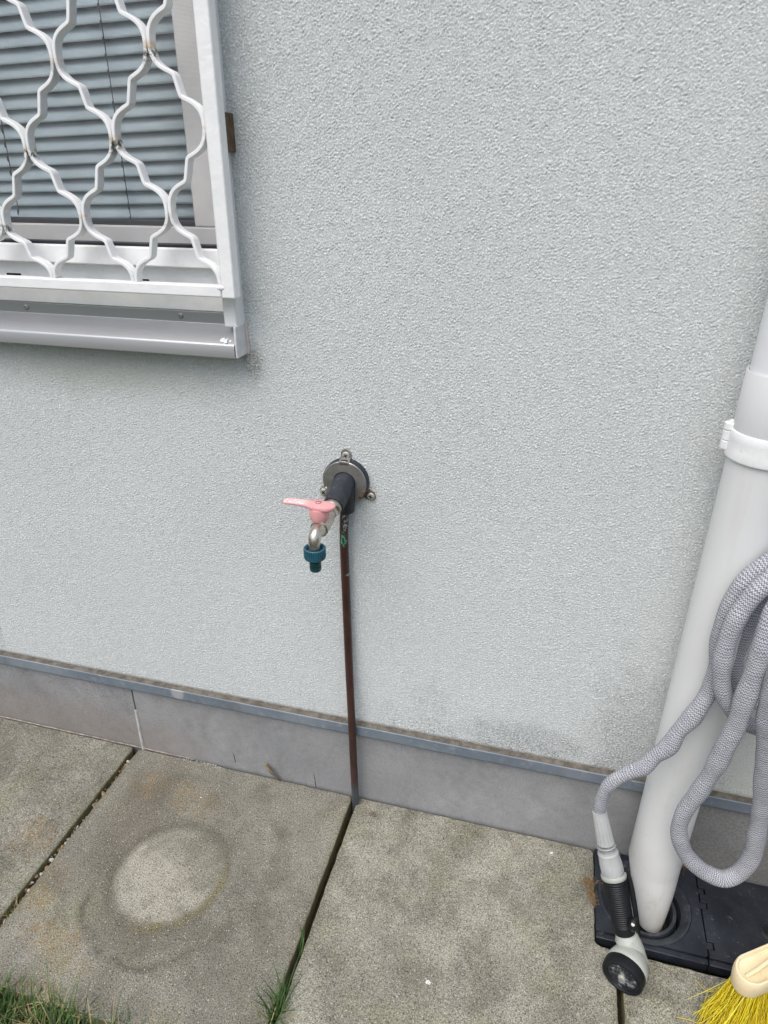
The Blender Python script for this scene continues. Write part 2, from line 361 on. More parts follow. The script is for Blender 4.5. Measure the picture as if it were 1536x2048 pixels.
def m_soil():
    s = NT('soil')
    c = s.mix(s.ramp(s.noise(90, 5, .7), .35, .7), (.028, .022, .015), (.085, .062, .04))
    c = s.mix(s.ramp(s.noise(300, 4, .7), .6, .75, 0, .7), c, (.17, .13, .08))
    return s.fin(c, 1, 0, s.bump(s.noise(140, 5, .8), 1, .006), .1)
def m_lawn():
    s = NT('lawn_ground'); c = s.mix(s.ramp(s.noise(30, 5, .7), .35, .7), (.035, .045, .018), (.06, .075, .03))
    return s.fin(c, 1, 0, s.bump(s.noise(60, 5, .8), 1, .01), .1)
def m_nozzleface():
    s = NT('limescaled_black_plastic')
    c = s.mix(s.noise(50, 3), (.012, .013, .016), (.02, .022, .026))
    d = s.math('MULTIPLY', s.ramp(s.noise(45, 5, .6), .50, .60), s.ramp(s.noise(600, 4, .8), .36, .55))
    c = s.mix(s.math('MULTIPLY', d, .85), c, (.34, .36, .38))
    d = s.ramp(s.noise(850, 3, .7), .62, .68); c = s.mix(s.math('MULTIPLY', d, .6), c, (.26, .29, .34))
    return s.fin(c, .45, 0, s.bump(s.noise(400, 3), .3, .0005), .5)

MAT = dict(
 stucco=m_stucco(), stucco_far=m_stucco(True), plinth=m_plinth(), slab=m_slab(), zinc=m_zinc(), dirt=m_ledge_dirt(),
 pipe=m_pipe('white_pipe_enamel', (.70, .71, .705)), socket=m_pipe('grey_pipe_socket', (.60, .615, .62)), pipetop=m_pipe('bright_pipe_enamel', (.77, .785, .80)),
 clamp=plain('clamp_enamel', (.80, .81, .81), .35, 0, .04, dirt=(.35, .33, .3), dirt_amt=.25),
 copper=m_copper(), paint=m_paint(), wavy=m_wavy(), alu=m_alu('anodised_aluminium', (.44, .45, .465), .34),
 pvc=plain('white_window_plastic', (.85, .86, .86), .35, 0, .03, dirt=(.5, .48, .44), dirt_amt=.15),
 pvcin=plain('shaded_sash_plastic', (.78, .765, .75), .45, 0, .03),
 gasket=plain('black_gasket', (.010, .012, .02), .55, 0, .2), slat=plain('blue_grey_slat', (.56, .65, .69), .42, .0, .06, 20, .05),
 cord=plain('blind_cord_grey', (.05, .055, .06), .8), screen=m_screen(), glass=m_glass(),
 room=plain('dark_room', (.03, .035, .04), .9), bracket=plain('rusted_bracket', (.12, .085, .05), .8, .2, .35, 90, .5, dirt=(.05, .04, .03)),
 capw=plain('sill_cap_plastic', (.66, .67, .69), .45, 0, .05, dirt=(.35, .3, .26)), sealant=plain('aged_sealant', (.55, .49, .46), .8, 0, .15, 80),
 rivet=plain('steel_rivet', (.42, .42, .40), .35, .8, .15, 300, dirt=(.06, .05, .04), dirt_amt=.8), black=plain('black_void', (.006, .006, .007), .8),
 pink=m_pinkplastic(), nickel=m_brushed(), steel=m_steel(), rubber=plain('black_rubber_sleeve', (.022, .025, .034), .55, 0, .3, 50, .35, dirt=(.12, .13, .15), dirt_amt=.55),
 rustylug=plain('rusty_lug', (.15, .095, .065), .7, .3, .3, 120, .4, dirt=(.3, .27, .22)), screw=plain('zinc_screw', (.46, .45, .40), .55, .55, .2, 300, dirt=(.10, .09, .07), dirt_amt=.7),
 pinkdark=plain('pink_recess_shade', (.30, .12, .12), .6, 0, .2), tape=plain('crumpled_white_tape', (.82, .84, .86), .3, 0, .05), teal=plain('teal_hose_plastic', (.020, .105, .145), .42, 0, .15, 80, .1, dirt=(.10, .20, .22), dirt_amt=.5), tealdark=plain('dark_teal_plastic', (.010, .050, .055), .35, 0, .15, 80, .1),
 hose=m_hose(), fitting=plain('light_grey_plastic', (.41, .425, .42), .42, 0, .05, 60, .12, dirt=(.3, .3, .27), dirt_amt=.3),
 fitdark=plain('mid_grey_plastic', (.27, .285, .28), .45, 0, .06, 60), gun=plain('grey_green_plastic', (.40, .42, .38), .42, 0, .06, 60, .12, dirt=(.25, .25, .2), dirt_amt=.3),
 grip=plain('black_rubber_grip', (.007, .008, .010), .48, 0, .2, 60, .15, spec=.35), face=m_nozzleface(), drain=m_black_drain(),
 drainring=plain('worn_ring_plastic', (.036, .042, .052), .42, 0, .3, 40, .3, dirt=(.14, .14, .15), dirt_amt=.6),
 cream=plain('cream_plastic', (.76, .63, .40), .48, 0, .05, 30, .25, dirt=(.42, .34, .24), dirt_amt=.45),
 leaf=plain('dry_leaf', (.30, .20, .085), .8, 0, .35, 120, .6, dirt=(.10, .07, .04)), soil=m_soil(), lawn=m_lawn(),
 moss=plain('dried_moss', (.27, .18, .09), .95, 0, .4, 200), needle=plain('rust_needles', (.20, .085, .035), .8, 0, .3, 200),
 g1=m_grass('grass_green', (.045, .10, .02), (.08, .16, .035)), g2=m_grass('grass_dark', (.022, .06, .018), (.04, .09, .025)), g3=m_grass('grass_straw', (.26, .22, .10), (.36, .30, .16)),
 bead=plain('dirty_mortar', (.30, .26, .235), .9, 0, .35, 60, .5, dirt=(.12, .10, .08), dirt_amt=.8),
 pebble=plain('joint_crumbs', (.20, .14, .09), .9, 0, .4, 90), joint=plain('pale_joint_sealant', (.46, .45, .42), .8, 0, .12, 80), crack=plain('hairline_dark', (.05, .05, .055), .9),
 )
for i, cc in enumerate(((.66, .52, .012), (.74, .66, .04), (.52, .36, .008), (.30, .22, .03))):
    MAT['br%d' % i] = plain('yellow_bristle_%s' % ('golden', 'lemon', 'amber', 'dirty')[i], cc, .5, 0, .1, 60, 0)

# ------------------------------------------------------------------ object helpers
def link(name, me, mats, parent=None, smooth=True, angle=40):
    o = bpy.data.objects.new(name, me); COL.objects.link(o)
    for m in (mats if isinstance(mats, (list, tuple)) else [mats]): me.materials.append(MAT[m])
    if smooth:
        me.polygons.foreach_set('use_smooth', [True]*len(me.polygons))
        try: me.set_sharp_from_angle(angle=R(angle))
        except Exception: pass
    if parent is not None: o.parent = parent
    return o
def obj(name, bm, mats, parent=None, bevel=0, seg=2, smooth=True, angle=40):
    bmesh.ops.recalc_face_normals(bm, faces=bm.faces)
    me = bpy.data.meshes.new(name); bm.to_mesh(me); bm.free()
    o = link(name, me, mats, parent, smooth, angle)
    if bevel:
        b = o.modifiers.new('bevel', 'BEVEL'); b.width = bevel; b.segments = seg; b.limit_method = 'ANGLE'; b.angle_limit = R(35)
        b.harden_normals = False
    return o
def empty(name, loc=(0, 0, 0)):
    o = bpy.data.objects.new(name, None); COL.objects.link(o); o.empty_display_size = .02
    return o
def tag(o, label=None, cat=None, group=None, kind=None):
    if label: o['label'] = label
    if cat: o['category'] = cat
    if group: o['group'] = group
    if kind: o['kind'] = kind
    return o
def box(bm, x0, x1, y0, y1, z0, z1, mat=0):
    v = [bm.verts.new((x, y, z)) for x in (x0, x1) for y in (y0, y1) for z in (z0, z1)]
    for f in ((0, 1, 3, 2), (4, 6, 7, 5), (0, 4, 5, 1), (2, 3, 7, 6), (0, 2, 6, 4), (1, 5, 7, 3)):
        bm.faces.new([v[i] for i in f]).material_index = mat
def B(*a, **k):
    bm = bmesh.new(); box(bm, *a, **k); return bm
def frames(pts):
    T = []
    n = len(pts)
    for i in range(n):
        a = pts[max(0, i-1)]; b = pts[min(n-1, i+1)]; T.append((b-a).normalized())
    u = T[0].orthogonal().normalized(); F = []
    for i in range(n):
        if i: u = (T[i-1].rotation_difference(T[i]) @ u)
        u = (u - T[i]*u.dot(T[i])).normalized(); F.append((u, T[i].cross(u)))
    return T, F
def tube(bm, pts, rad, seg=16, cap=True, uv=False, flat=None):
    """circle swept along points; rad a number or a list"""
    pts = [Vector(p) for p in pts]; n = len(pts)
    if not isinstance(rad, (list, tuple)): rad = [rad]*n
    T, F = frames(pts); rings = []
    L = [0]
    for i in range(1, n): L.append(L[-1] + (pts[i]-pts[i-1]).length)
    for i in range(n):
        u, w = F[i]; ring = []
        for k in range(seg):
            a = 2*PI*k/seg; r = rad[i]
            d = u*math.cos(a) + w*math.sin(a)
            if flat: d = d - flat[0]*(d.dot(flat[0]))*(1-flat[1])
            ring.append(bm.verts.new(pts[i] + d*r))
        rings.append(ring)
    lay = bm.loops.layers.uv.verify() if uv else None
    for i in range(n-1):
        for k in range(seg):
            k2 = (k+1) % seg
            f = bm.faces.new((rings[i][k], rings[i][k2], rings[i+1][k2], rings[i+1][k]))
            if uv:
                for lp, (a, b) in zip(f.loops, ((k, i), (k+1, i), (k+1, i+1), (k, i+1))): lp[lay].uv = (a/seg, L[b])
    if cap:
        bm.faces.new(rings[0][::-1]); bm.faces.new(rings[-1])
def catmull(P, R_=None, n=8):
    P = [Vector(p) for p in P]; out = []; ro = []
    Q = [P[0]*2-P[1]] + P + [P[-1]*2-P[-2]]
    for i in range(1, len(Q)-2):
        for k in range(n):
            t = k/n; a, b, c, d = Q[i-1:i+3]
            out.append(.5*((2*b) + (c-a)*t + (2*a-5*b+4*c-d)*t*t + (3*b-a-3*c+d)*t**3))
            if R_: ro.append(R_[i-1]*(1-t) + R_[i]*t)
    out.append(P[-1]); 
    if R_: ro.append(R_[-1]); return out, ro
    return out
def lathe(bm, prof, c, ax=Vector((0, 0, 1)), seg=40, u=None, ripple=None, cap0=True, cap1=True):
    """profile (distance along axis, radius) turned round axis ax through c"""
    c = Vector(c); ax = Vector(ax).normalized(); u = (Vector(u) if u is not None else ax.orthogonal()); u = (u-ax*u.dot(ax)).normalized(); w = ax.cross(u)
    rings = []
    for (h, r) in prof:
        ring = []
        for k in range(seg):
            a = 2*PI*k/seg; rr = r + (ripple(k, h) if ripple else 0)
            ring.append(bm.verts.new(c + ax*h + (u*math.cos(a)+w*math.sin(a))*max(rr, 1e-5)))
        rings.append(ring)
    for i in range(len(rings)-1):
        for k in range(seg):
            bm.faces.new((rings[i][k], rings[i][(k+1) % seg], rings[i+1][(k+1) % seg], rings[i+1][k]))
    if cap0: bm.faces.new(rings[0][::-1])
    if cap1: bm.faces.new(rings[-1])
def prism(bm, poly, z0, z1, mat=0):
    """vertical prism over an (x,y) polygon"""
    a = [bm.verts.new((x, y, z0)) for x, y in poly]; b = [bm.verts.new((x, y, z1)) for x, y in poly]
    bm.faces.new(a[::-1]); t = bm.faces.new(b)
    for i in range(len(poly)):
        j = (i+1) % len(poly); bm.faces.new((a[i], a[j], b[j], b[i]))
    return t
def sweep_x(bm, prof, x0, x1, mats=None):
    """(y,z) closed profile extruded along x"""
    a = [bm.verts.new((x0, y, z)) for y, z in prof]; b = [bm.verts.new((x1, y, z)) for y, z in prof]
    n = len(prof)
    for i in range(n):
        j = (i+1) % n; f = bm.faces.new((a[i], a[j], b[j], b[i]))
        if mats: f.material_index = mats[i]
    bm.faces.new(a[::-1]); bm.faces.new(b)

# ================================================================== GROUND
bm = bmesh.new(); vs4 = [bm.verts.new(p) for p in ((-30, -60, -.045), (30, -60, -.045), (30, 1, -.045), (-30, 1, -.045))]; bm.faces.new(vs4)
tag(obj('ground', bm, 'lawn'), kind='structure')
bm = bmesh.new()   # bedding soil visible in the open joints
nx, ny = 120, 40; g = []
for i in range(nx+1):
    for j in range(ny+1):
        x = -1.3+2.9*i/nx; y = -.62+.62*j/ny
        g.append(bm.verts.new((x, y, -.028+.006*mnoise.noise(Vector((x*60, y*60, 0))) + (.008 if abs(x+.5) < .02 else 0) - (.13 if x > .455 and y > -.178 else 0))))
for i in range(nx):
    for j in range(ny):
        a = i*(ny+1)+j; bm.faces.new((g[a], g[a+ny+1], g[a+ny+2], g[a+1]))
tag(obj('soil', bm, 'soil'), kind='structure')

def jitter_poly(pts, step=.008, amp=.0011, seed=0):
    out = []
    n = len(pts)
    for i in range(n):
        a = Vector(pts[i]); b = Vector(pts[(i+1) % n]); L = (b-a).length; k = max(1, int(L/step)); nr = Vector((-(b-a).y, (b-a).x)).normalized()
        for q in range(k):
            p = a + (b-a)*(q/k); w = mnoise.noise(Vector((p.x*70, p.y*70, seed))) + .6*mnoise.noise(Vector((p.x*260, p.y*260, seed)))
            if q: p = p + nr*w*amp
            else:
                c = pts[(i-1) % n]; m = (Vector(c)-a).normalized()+(b-a).normalized(); p = p + m*.0025
            out.append((p.x, p.y))
    return out
pave = bmesh.new()
SY0, SY1 = -.484, -.0035
slabs = [
  [(-1.495, SY0), (-1.005, SY0), (-1.005, SY1), (-1.495, SY1)],
  [(-.995, SY0), (-.506, SY0), (-.506, SY1), (-.995, SY1)],
  [(-.494, SY0), (-.006, SY0), (-.006, SY1), (-.494, SY1)],
  [(.006, SY0), (.4945, SY0), (.4945, -.182), (.463, -.182), (.463, SY1), (.006, SY1)],
  [(.5045, SY0), (.995, SY0), (.995, -.182), (.5045, -.182)],
  [(1.005, SY0), (1.495, SY0), (1.495, SY1), (1.005, SY1)]]
for i, sp in enumerate(slabs):
    dz = (0, .001, 0, .0005, -.001, 0)[i]
    prism(pave, jitter_poly(sp, seed=i*7), -.042, dz)
pv = obj('pavement', pave, 'slab', bevel=.0022, seg=2, smooth=False)
tag(pv, kind='structure')

# ================================================================== HOUSE WALL
house = empty('house')
tag(house, 'pale grey roughcast house wall with zinc drip strip above its darker grey plinth', 'house')
WX0, WX1, WZ0, WZ1 = -1.05, -.1545, .885, 1.95     # window opening
bm = bmesh.new()
xs = [-2.2, WX0, WX1, 2.0]; zs = [.2047, WZ0, WZ1, 2.6]
V = {}
for i, x in enumerate(xs):
    for k, z in enumerate(zs):
        for j, y in enumerate((.004, .12)): V[i, j, k] = bm.verts.new((x+(.0012 if i == 2 else 0), y, z-(.0012 if k == 1 else 0)))
for i in range(3):
    for k in range(3):
        if i == 1 and k == 1: continue
        bm.faces.new((V[i, 0, k], V[i+1, 0, k], V[i+1, 0, k+1], V[i, 0, k+1]))
        bm.faces.new((V[i, 1, k], V[i, 1, k+1], V[i+1, 1, k+1], V[i+1, 1, k]))
for (a, b) in (((1, 1), (2, 1)), ((2, 1), (2, 2)), ((2, 2), (1, 2)), ((1, 2), (1, 1))):
    bm.faces.new((V[a[0], 0, a[1]], V[a[0], 1, a[1]], V[b[0], 1, b[1]], V[b[0], 0, b[1]]))
for k in range(3):
    for i in (0, 3): bm.faces.new((V[i, 0, k], V[i, 1, k], V[i, 1, k+1], V[i, 0, k+1]))
for i in range(3):
    for k in (0, 3): bm.faces.new((V[i, 0, k], V[i, 1, k], V[i+1, 1, k], V[i+1, 0, k]))
obj('wall_core', bm, 'room', house, smooth=False)
# roughcast skin: grains of about 3 mm modelled as relief
def relief(n, step, seed):
    """tileable grain height field n x n, from band-passed noise"""
    g_ = np.random.default_rng(seed); w_ = g_.standard_normal((n, n)); F_ = np.fft.fft2(w_)
    f = np.fft.fftfreq(n, step); fx, fz = np.meshgrid(f, f, indexing='ij'); k_ = np.hypot(fx*.92, fz*1.08)
    H_ = np.exp(-((k_-290)/150)**2) + .30*np.exp(-((k_-130)/70)**2) + .16*np.exp(-((k_-40)/30)**2)
    h_ = np.real(np.fft.ifft2(F_*H_)); h_ /= h_.std()
    m_ = np.real(np.fft.ifft2(np.fft.fft2(g_.standard_normal((n, n)))*np.exp(-((k_-45)/40)**2))); m_ /= m_.std()
    e_ = np.real(np.fft.ifft2(np.fft.fft2(g_.standard_normal((n, n)))*np.exp(-((k_-390)/60)**2))); e_ /= e_.std()
    h_ = h_*(1+.38*np.clip(m_, -1.6, 1.8)) + .35*e_ + .18*m_; h_ /= h_.std()
    return h_
ST = .00116; TN = 512
HF = relief(TN, ST, 4)
HF = np.clip(HF, -2.6, 2.2); HF = np.where(HF < 0, HF*1.15, HF*.8)
def skin(x0i, x1i, z0i, z1i):
    """grid in steps from the window corner (WX1, WZ0)"""
    I, K = np.meshgrid(np.arange(x0i, x1i+1), np.arange(z0i, z1i+1), indexing='ij')
    h_ = HF[I % TN, K % TN]; big = .00012*np.sin(I*.021+K*.013)+.00010*np.sin(I*.011-K*.027)
    P_ = np.stack([WX1+I*ST, -.00045-h_*.00036+big, WZ0+K*ST], -1).reshape(-1, 3)
    nz = K.shape[1]; a_ = (np.arange(I.shape[0]-1)[:, None]*nz+np.arange(nz-1)[None, :]).ravel()
    return P_, np.stack([a_, a_+nz, a_+nz+1, a_+1], -1)
zi0 = -int((WZ0-.2030)/ST); zi1 = int((1.46-WZ0)/ST); xi1 = int((.98-WX1)/ST); xi0 = -int((.78+WX1)/ST)
Pa, Fa = skin(0, xi1, zi0, zi1); Pb, Fb = skin(xi0, 0, zi0, 0)
xa0, xa1, za0, za1 = WX1, WX1+xi1*ST, WZ0+zi0*ST, WZ0+zi1*ST; xb0 = WX1+xi0*ST
flat = [(xa1, 2.0, za0, 2.6), (WX1, xa1, za1, 2.6), (-2.2, WX1, WZ1, 2.6), (-2.2, WX0, za0, WZ1), (WX0, xb0, za0, WZ0)]
Pc = []; Fc = []
for (x0, x1, z0, z1) in flat:
    n_ = len(Pc); Pc += [(x0, -.0004, z0), (x1, -.0004, z0), (x1, -.0004, z1), (x0, -.0004, z1)]; Fc.append((n_, n_+1, n_+2, n_+3))
for (x0, x1, z0, z1) in ((WX1, WX1, WZ0, WZ1), (WX0, WX0, WZ0, WZ1), (WX0, WX1, WZ0, WZ0), (WX0, WX1, WZ1, WZ1)):   # reveals
    n_ = len(Pc); Pc += [(x0, -.0006, z0), (x1, -.0006, z1), (x1, .006, z1), (x0, .006, z0)]; Fc.append((n_, n_+1, n_+2, n_+3))
allP = np.concatenate([Pa, Pb, np.array(Pc)]); allF = np.concatenate([Fa, Fb+len(Pa), np.array(Fc)+len(Pa)+len(Pb)])
me = bpy.data.meshes.new('stucco_wall'); me.vertices.add(len(allP)); me.vertices.foreach_set('co', allP.ravel().astype(np.float32))
me.loops.add(allF.size); me.loops.foreach_set('vertex_index', allF.ravel().astype(np.int32))
me.polygons.add(len(allF)); me.polygons.foreach_set('loop_start', np.arange(0, allF.size, 4, dtype=np.int32)); me.update(calc_edges=True)
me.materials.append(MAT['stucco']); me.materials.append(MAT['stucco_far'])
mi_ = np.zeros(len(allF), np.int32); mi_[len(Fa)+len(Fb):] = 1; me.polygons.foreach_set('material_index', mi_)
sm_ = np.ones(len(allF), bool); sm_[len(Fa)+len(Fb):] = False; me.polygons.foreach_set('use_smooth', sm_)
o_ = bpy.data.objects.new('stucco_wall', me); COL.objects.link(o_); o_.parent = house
# bottom arris of the render: a slightly ragged lip
bm = bmesh.new(); N = 420; prev = None
for i in range(N+1):
    x = -2.2+4.2*i/N; w = .0012*mnoise.noise(Vector((x*45, 0, 0))) + .0010*mnoise.noise(Vector((x*170, 3, 0)))
    r = [bm.verts.new((x, -.0004, .209)), bm.verts.new((x, -.0008+w*.4, .206+w)), bm.verts.new((x, -.0006+w*.3, .2022+w)), bm.verts.new((x, .004, .2030))]
    if prev:
        for k in range(3): bm.faces.new((prev[k], r[k], r[k+1], prev[k+1]))
    prev = r
obj('stucco_lip', bm, 'stucco', house)
# plinth panels
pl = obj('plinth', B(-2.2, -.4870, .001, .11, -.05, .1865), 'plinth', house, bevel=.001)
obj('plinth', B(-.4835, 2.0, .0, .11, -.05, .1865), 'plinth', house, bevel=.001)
bm = bmesh.new(); box(bm, -.4875, -.4830, .0012, .02, .105, .1864); obj('joint_gap', bm, 'crack', house, smooth=False)
bm = bmesh.new(); tube(bm, [(-.4855, .0005, -.01), (-.4854, .0002, .04), (-.4850, .0005, .08), (-.4853, .0012, .108)], [.0040, .0038, .0036, .0034], 10); obj('joint_sealant', bm, 'joint', house)
for (px, py0, py1) in ((629, 1545, 1575), (468, 1505, 1525)):
    bm = bmesh.new(); a = W(px-2, py0, -.0002); b = W(px+3, py1, -.0002)
    tube(bm, [a, a.lerp(b, .4)+Vector((.0006, 0, 0)), b], [.0002, .0007, .0008], 6)
    obj('hairline_crack', bm, 'crack', house)
# zinc drip strip
bm = bmesh.new()
prof = [(.002, .2026), (-.0115, .2000), (-.0128, .1988), (-.0128, .1785), (-.0100, .1740), (-.0088, .1745), (-.0108, .1795), (-.0108, .1955), (.002, .1965)]
N = 90; prev = None
for i in range(N+1):
    x = -2.2+4.2*i/N
    r = [bm.verts.new((x, y+.0006*mnoise.noise(Vector((x*7, 1, 0)))*(y < 0), z+.0007*mnoise.noise(Vector((x*5, 9, 0))))) for y, z in prof]
    if prev:
        for k in range(len(prof)):
            f = bm.faces.new((prev[k], r[k], r[(k+1) % 9], prev[(k+1) % 9])); f.material_index = 1 if k == 0 else 0
    prev = r
obj('drip_strip', bm, ['zinc', 'dirt'], house, angle=25)
# skirting bead of mortar crumbs along the foot of the plinth (left)
bm = bmesh.new(); pts = []
for i in range(60):
    x = -1.2+ (1.2-.36)*i/59; pts.append((x, -.0015+.0006*mnoise.noise(Vector((x*30, 0, 0))), .0015+.0012*mnoise.noise(Vector((x*40, 5, 0)))))
tube(bm, pts, [.0016]*55+[.0014, .0012, .001, .0008, .0006], 8); obj('mortar_bead', bm, 'bead', house)

# ---- window (a part of the house)
win = empty('window'); win.parent = house
fr = bmesh.new()
FX1 = -.160
box(fr, WX0, FX1, -.004, .03, .9420, 1.0045)          # recessed lower panel
box(fr, WX0, FX1-.001, -.021, .03, 1.0040, 1.0303)    # projecting frame member
box(fr, WX0, WX0+.05, -.018, .03, 1.0303, WZ1)
box(fr, WX0+.05, -.172, -.018, .03, WZ1-.05, WZ1)
obj('window_frame', fr, 'pvc', win, bevel=.0022)
obj('guide_rail', B(-.1740, -.1538, -.027, .03, .9265, WZ1), 'pvc', win, bevel=.002)
SX = -.2205; ss = bmesh.new()
box(ss, WX0+.05, -.174, .004, .05, 1.0306, 1.0560)
box(ss, SX, -.174, .004, .05, 1.0562, WZ1-.05)
obj('sash', ss, 'pvcin', win, bevel=.002)
gk = bmesh.new()
box(gk, WX0+.05, -.1745, -.0165, .003, 1.0304, 1.0345)
box(gk, WX0+.05, SX-.0005, .012, .045, 1.0562, 1.0625)
box(gk, SX-.0035, SX-.0002, .020, .045, 1.0626, WZ1-.05)
obj('gasket', gk, 'gasket', win, bevel=.0008)
for px, py in ((28, 549), (283, 561), (-190, 540)):
    a = W(px, py, -.004); bm = B(a.x-.013, a.x+.013, -.0052, .0, a.z-.0022, a.z+.0022)
    obj('drain_slot', bm, 'black', win, bevel=.0009)
sb = bmesh.new(); v = [sb.verts.new(p) for p in ((WX0+.05, -.014, 1.0340), (-.1742, -.014, 1.0340), (-.1742, -.014, WZ1-.05), (WX0+.05, -.014, WZ1-.05))]; sb.faces.new(v)
obj('insect_screen', sb, 'screen', win, smooth=False)
gb = bmesh.new(); v = [gb.verts.new(p) for p in ((WX0+.05, .036, 1.0550), (SX-.001, .036, 1.0550), (SX-.001, .036, WZ1-.05), (WX0+.05, .036, WZ1-.05))]; gb.faces.new(v)
gp = obj('glass_pane', gb, 'glass', win, smooth=False)
if gp.data.polygons[0].normal.y > 0: gp.data.flip_normals()
obj('window_recess', B(WX0, WX1+.001, .118, .13, .88, WZ1), 'room', win)
# venetian blind: slightly skewed, slats nearly shut
bl = bmesh.new()
BX0, BX1 = WX0+.055, -.2300
pit = .01868; z = 1.0720; k = 0
while z < WZ1-.08:
    sl_ = .021 if z < 1.12 else .030
    secs = []
    for q in range(7):
        t = q/6; zz = z + (t-.5)*.0199; yy = .066 + (t-.5)*.0115 - .0022*(1-(2*t-1)**2)
        secs.append((yy, zz))
    rows = []
    for i in range(9):
        x = BX0+(BX1-BX0)*i/8
        rows.append([bl.verts.new((x, yy+.0006*math.sin(k*1.7+i), zz+(x+.38)*sl_+.0004*math.sin(k*2.3+i*.8))) for yy, zz in secs])
    for i in range(8):
        for q in range(6): bl.faces.new((rows[i][q], rows[i+1][q], rows[i+1][q+1], rows[i][q+1]))
    z += pit; k += 1
sb_ = obj('venetian_blind', bl, 'slat', win, angle=60)
m = sb_.modifiers.new('solid', 'SOLIDIFY'); m.thickness = .0004
cb = bmesh.new()
for px0, px1 in ((205, 262), (14, 40)):
    a = W(px0, 60, .055); b = W(px1, 440, .055) if px0 > 100 else W(38, 425, .055)
    if px0 < 100: a = W(8, 270, .055)
    d = (b-a); top = a - d*((WZ1-.08-a.z)/(-d.z))*-1 if False else a + d*((1.9-a.z)/d.z)
    tube(cb, [top, b], .0007, 6)
    zz = b.z
    while zz < 1.7:
        p = a + d*((zz-a.z)/d.z); tube(cb, [p+Vector((0, -.002, .004)), p+Vector((.0004, -.003, 0)), p+Vector((0, -.002, -.004))], [.0006, .0011, .0006], 6); zz += pit
obj('blind_cord', cb, 'cord', win)
# sill
sp = [(-.0050, .9425), (-.0068, .9425), (-.0068, .9265), (-.0335, .9045), (-.0352, .9030), (-.0360, .9010), (-.0360, .8845), (-.0352, .8838), (-.0310, .8838), (-.0310, .8852), (-.0342, .8856), (-.0342, .9005), (-.0330, .9018), (.001, .9245)]
bm = bmesh.new(); sweep_x(bm, sp, WX0-.02, -.1572)
sill = obj('window_sill', bm, 'alu', win, bevel=.0004, seg=2, angle=30)
bm = bmesh.new(); box(bm, -.1570, -.1535, -.0345, .0, .8840, .9290)
obj('sill_end_cap', bm, 'capw', win, bevel=.0012)
bm = bmesh.new(); tube(bm, [(-.1522, -.001, .884), (-.1520, -.0012, .905), (-.1524, -.001, .93)], [.0026, .0030, .0022], 8); obj('sill_sealant', bm, 'sealant', win)
bm = bmesh.new(); rows = []; c0 = W(452, 683, -.0300)
for i in range(8):
    rows.append([bm.verts.new(c0+Vector(((i-4)*.0028+.0012*math.sin(j*2.1), (j-2)*.0022+.0010*math.cos(i*1.9), .0008+.0008*abs(math.sin(i*2.3+j*1.7))+(j-2)*.0014))) for j in range(5)])
for i in range(7):
    for j in range(4):
        if (i*3+j*5) % 5 and abs(i-3.5)+abs(j-2)*1.6 < 4.2: bm.faces.new((rows[i][j], rows[i+1][j], rows[i+1][j+1], rows[i][j+1]))
tp_ = obj('tape_scrap', bm, 'tape', win, smooth=False); mm = tp_.modifiers.new('solid', 'SOLIDIFY'); mm.thickness = .0002
for px, py in ((53, 614), (361.5, 631), (-255, 597)):
    a = W(px, py, -.0068); bm = bmesh.new(); lathe(bm, [(0, .0042), (.0008, .0042), (.0018, .0036), (.0022, .0020), (.0012, .0014), (.0010, .0002)], a, (0, -1, 0), 20)
    obj('rivet', bm, 'rivet', win)

# ================================================================== WINDOW GRILLE
gr = empty('window_grille'); tag(gr, 'white painted wrought grille of wavy flat bars in front of the window', 'window grille')
GXR = -.1385; GZ0 = .9705
YF, YB = -.0545, -.0365
bm = B(GXR-.0205, GXR, YF, YB, GZ0, 1.90); fbr = obj('frame_bar', bm, 'paint', gr, bevel=.0022, seg=3)
bm = B(-1.07, GXR-.0210, YF+.0006, YB-.0004, GZ0+.001, GZ0+.0165); obj('frame_bar', bm, 'paint', gr, bevel=.0020, seg=3)
bm = B(-1.0905, -1.07, YF, YB, GZ0, 1.90); obj('frame_bar', bm, 'paint', gr, bevel=.0022, seg=3)
bm = B(-1.07, GXR-.0210, YF, YB, 1.884, 1.90); obj('frame_bar', bm, 'paint', gr, bevel=.0020, seg=3)
bm = bmesh.new(); lathe(bm, [(0, .009), (.003, .0115), (.006, .0095), (.008, .004)], (GXR-.010, -.046, GZ0+.0035), (0, 0, -1), 16)
bm.free()
bm = bmesh.new(); bmesh.ops.create_uvsphere(bm, u_segments=16, v_segments=10, radius=.0042, matrix=Matrix.Translation((GXR-.0205, YF+.001, GZ0+.014)) @ Matrix.Diagonal((1.5, .5, .8, 1)))
obj('weld_bead', bm, 'paint', gr)
HX = .0667; XR = -.1590
rowz = [GZ0+.0165, 1.0795, 1.1705, 1.2620]
while len(rowz) < 11: rowz.append(rowz[-1]+.0917)
def lat(i, r):
    """lattice point: i = half pitches left of the frame bar, r = row from the bottom"""
    x = XR - HX*i
    s_ = 0.0 if r == 0 else .074
    z = rowz[r] + (x+.2224)*s_
    return Vector((x, z))
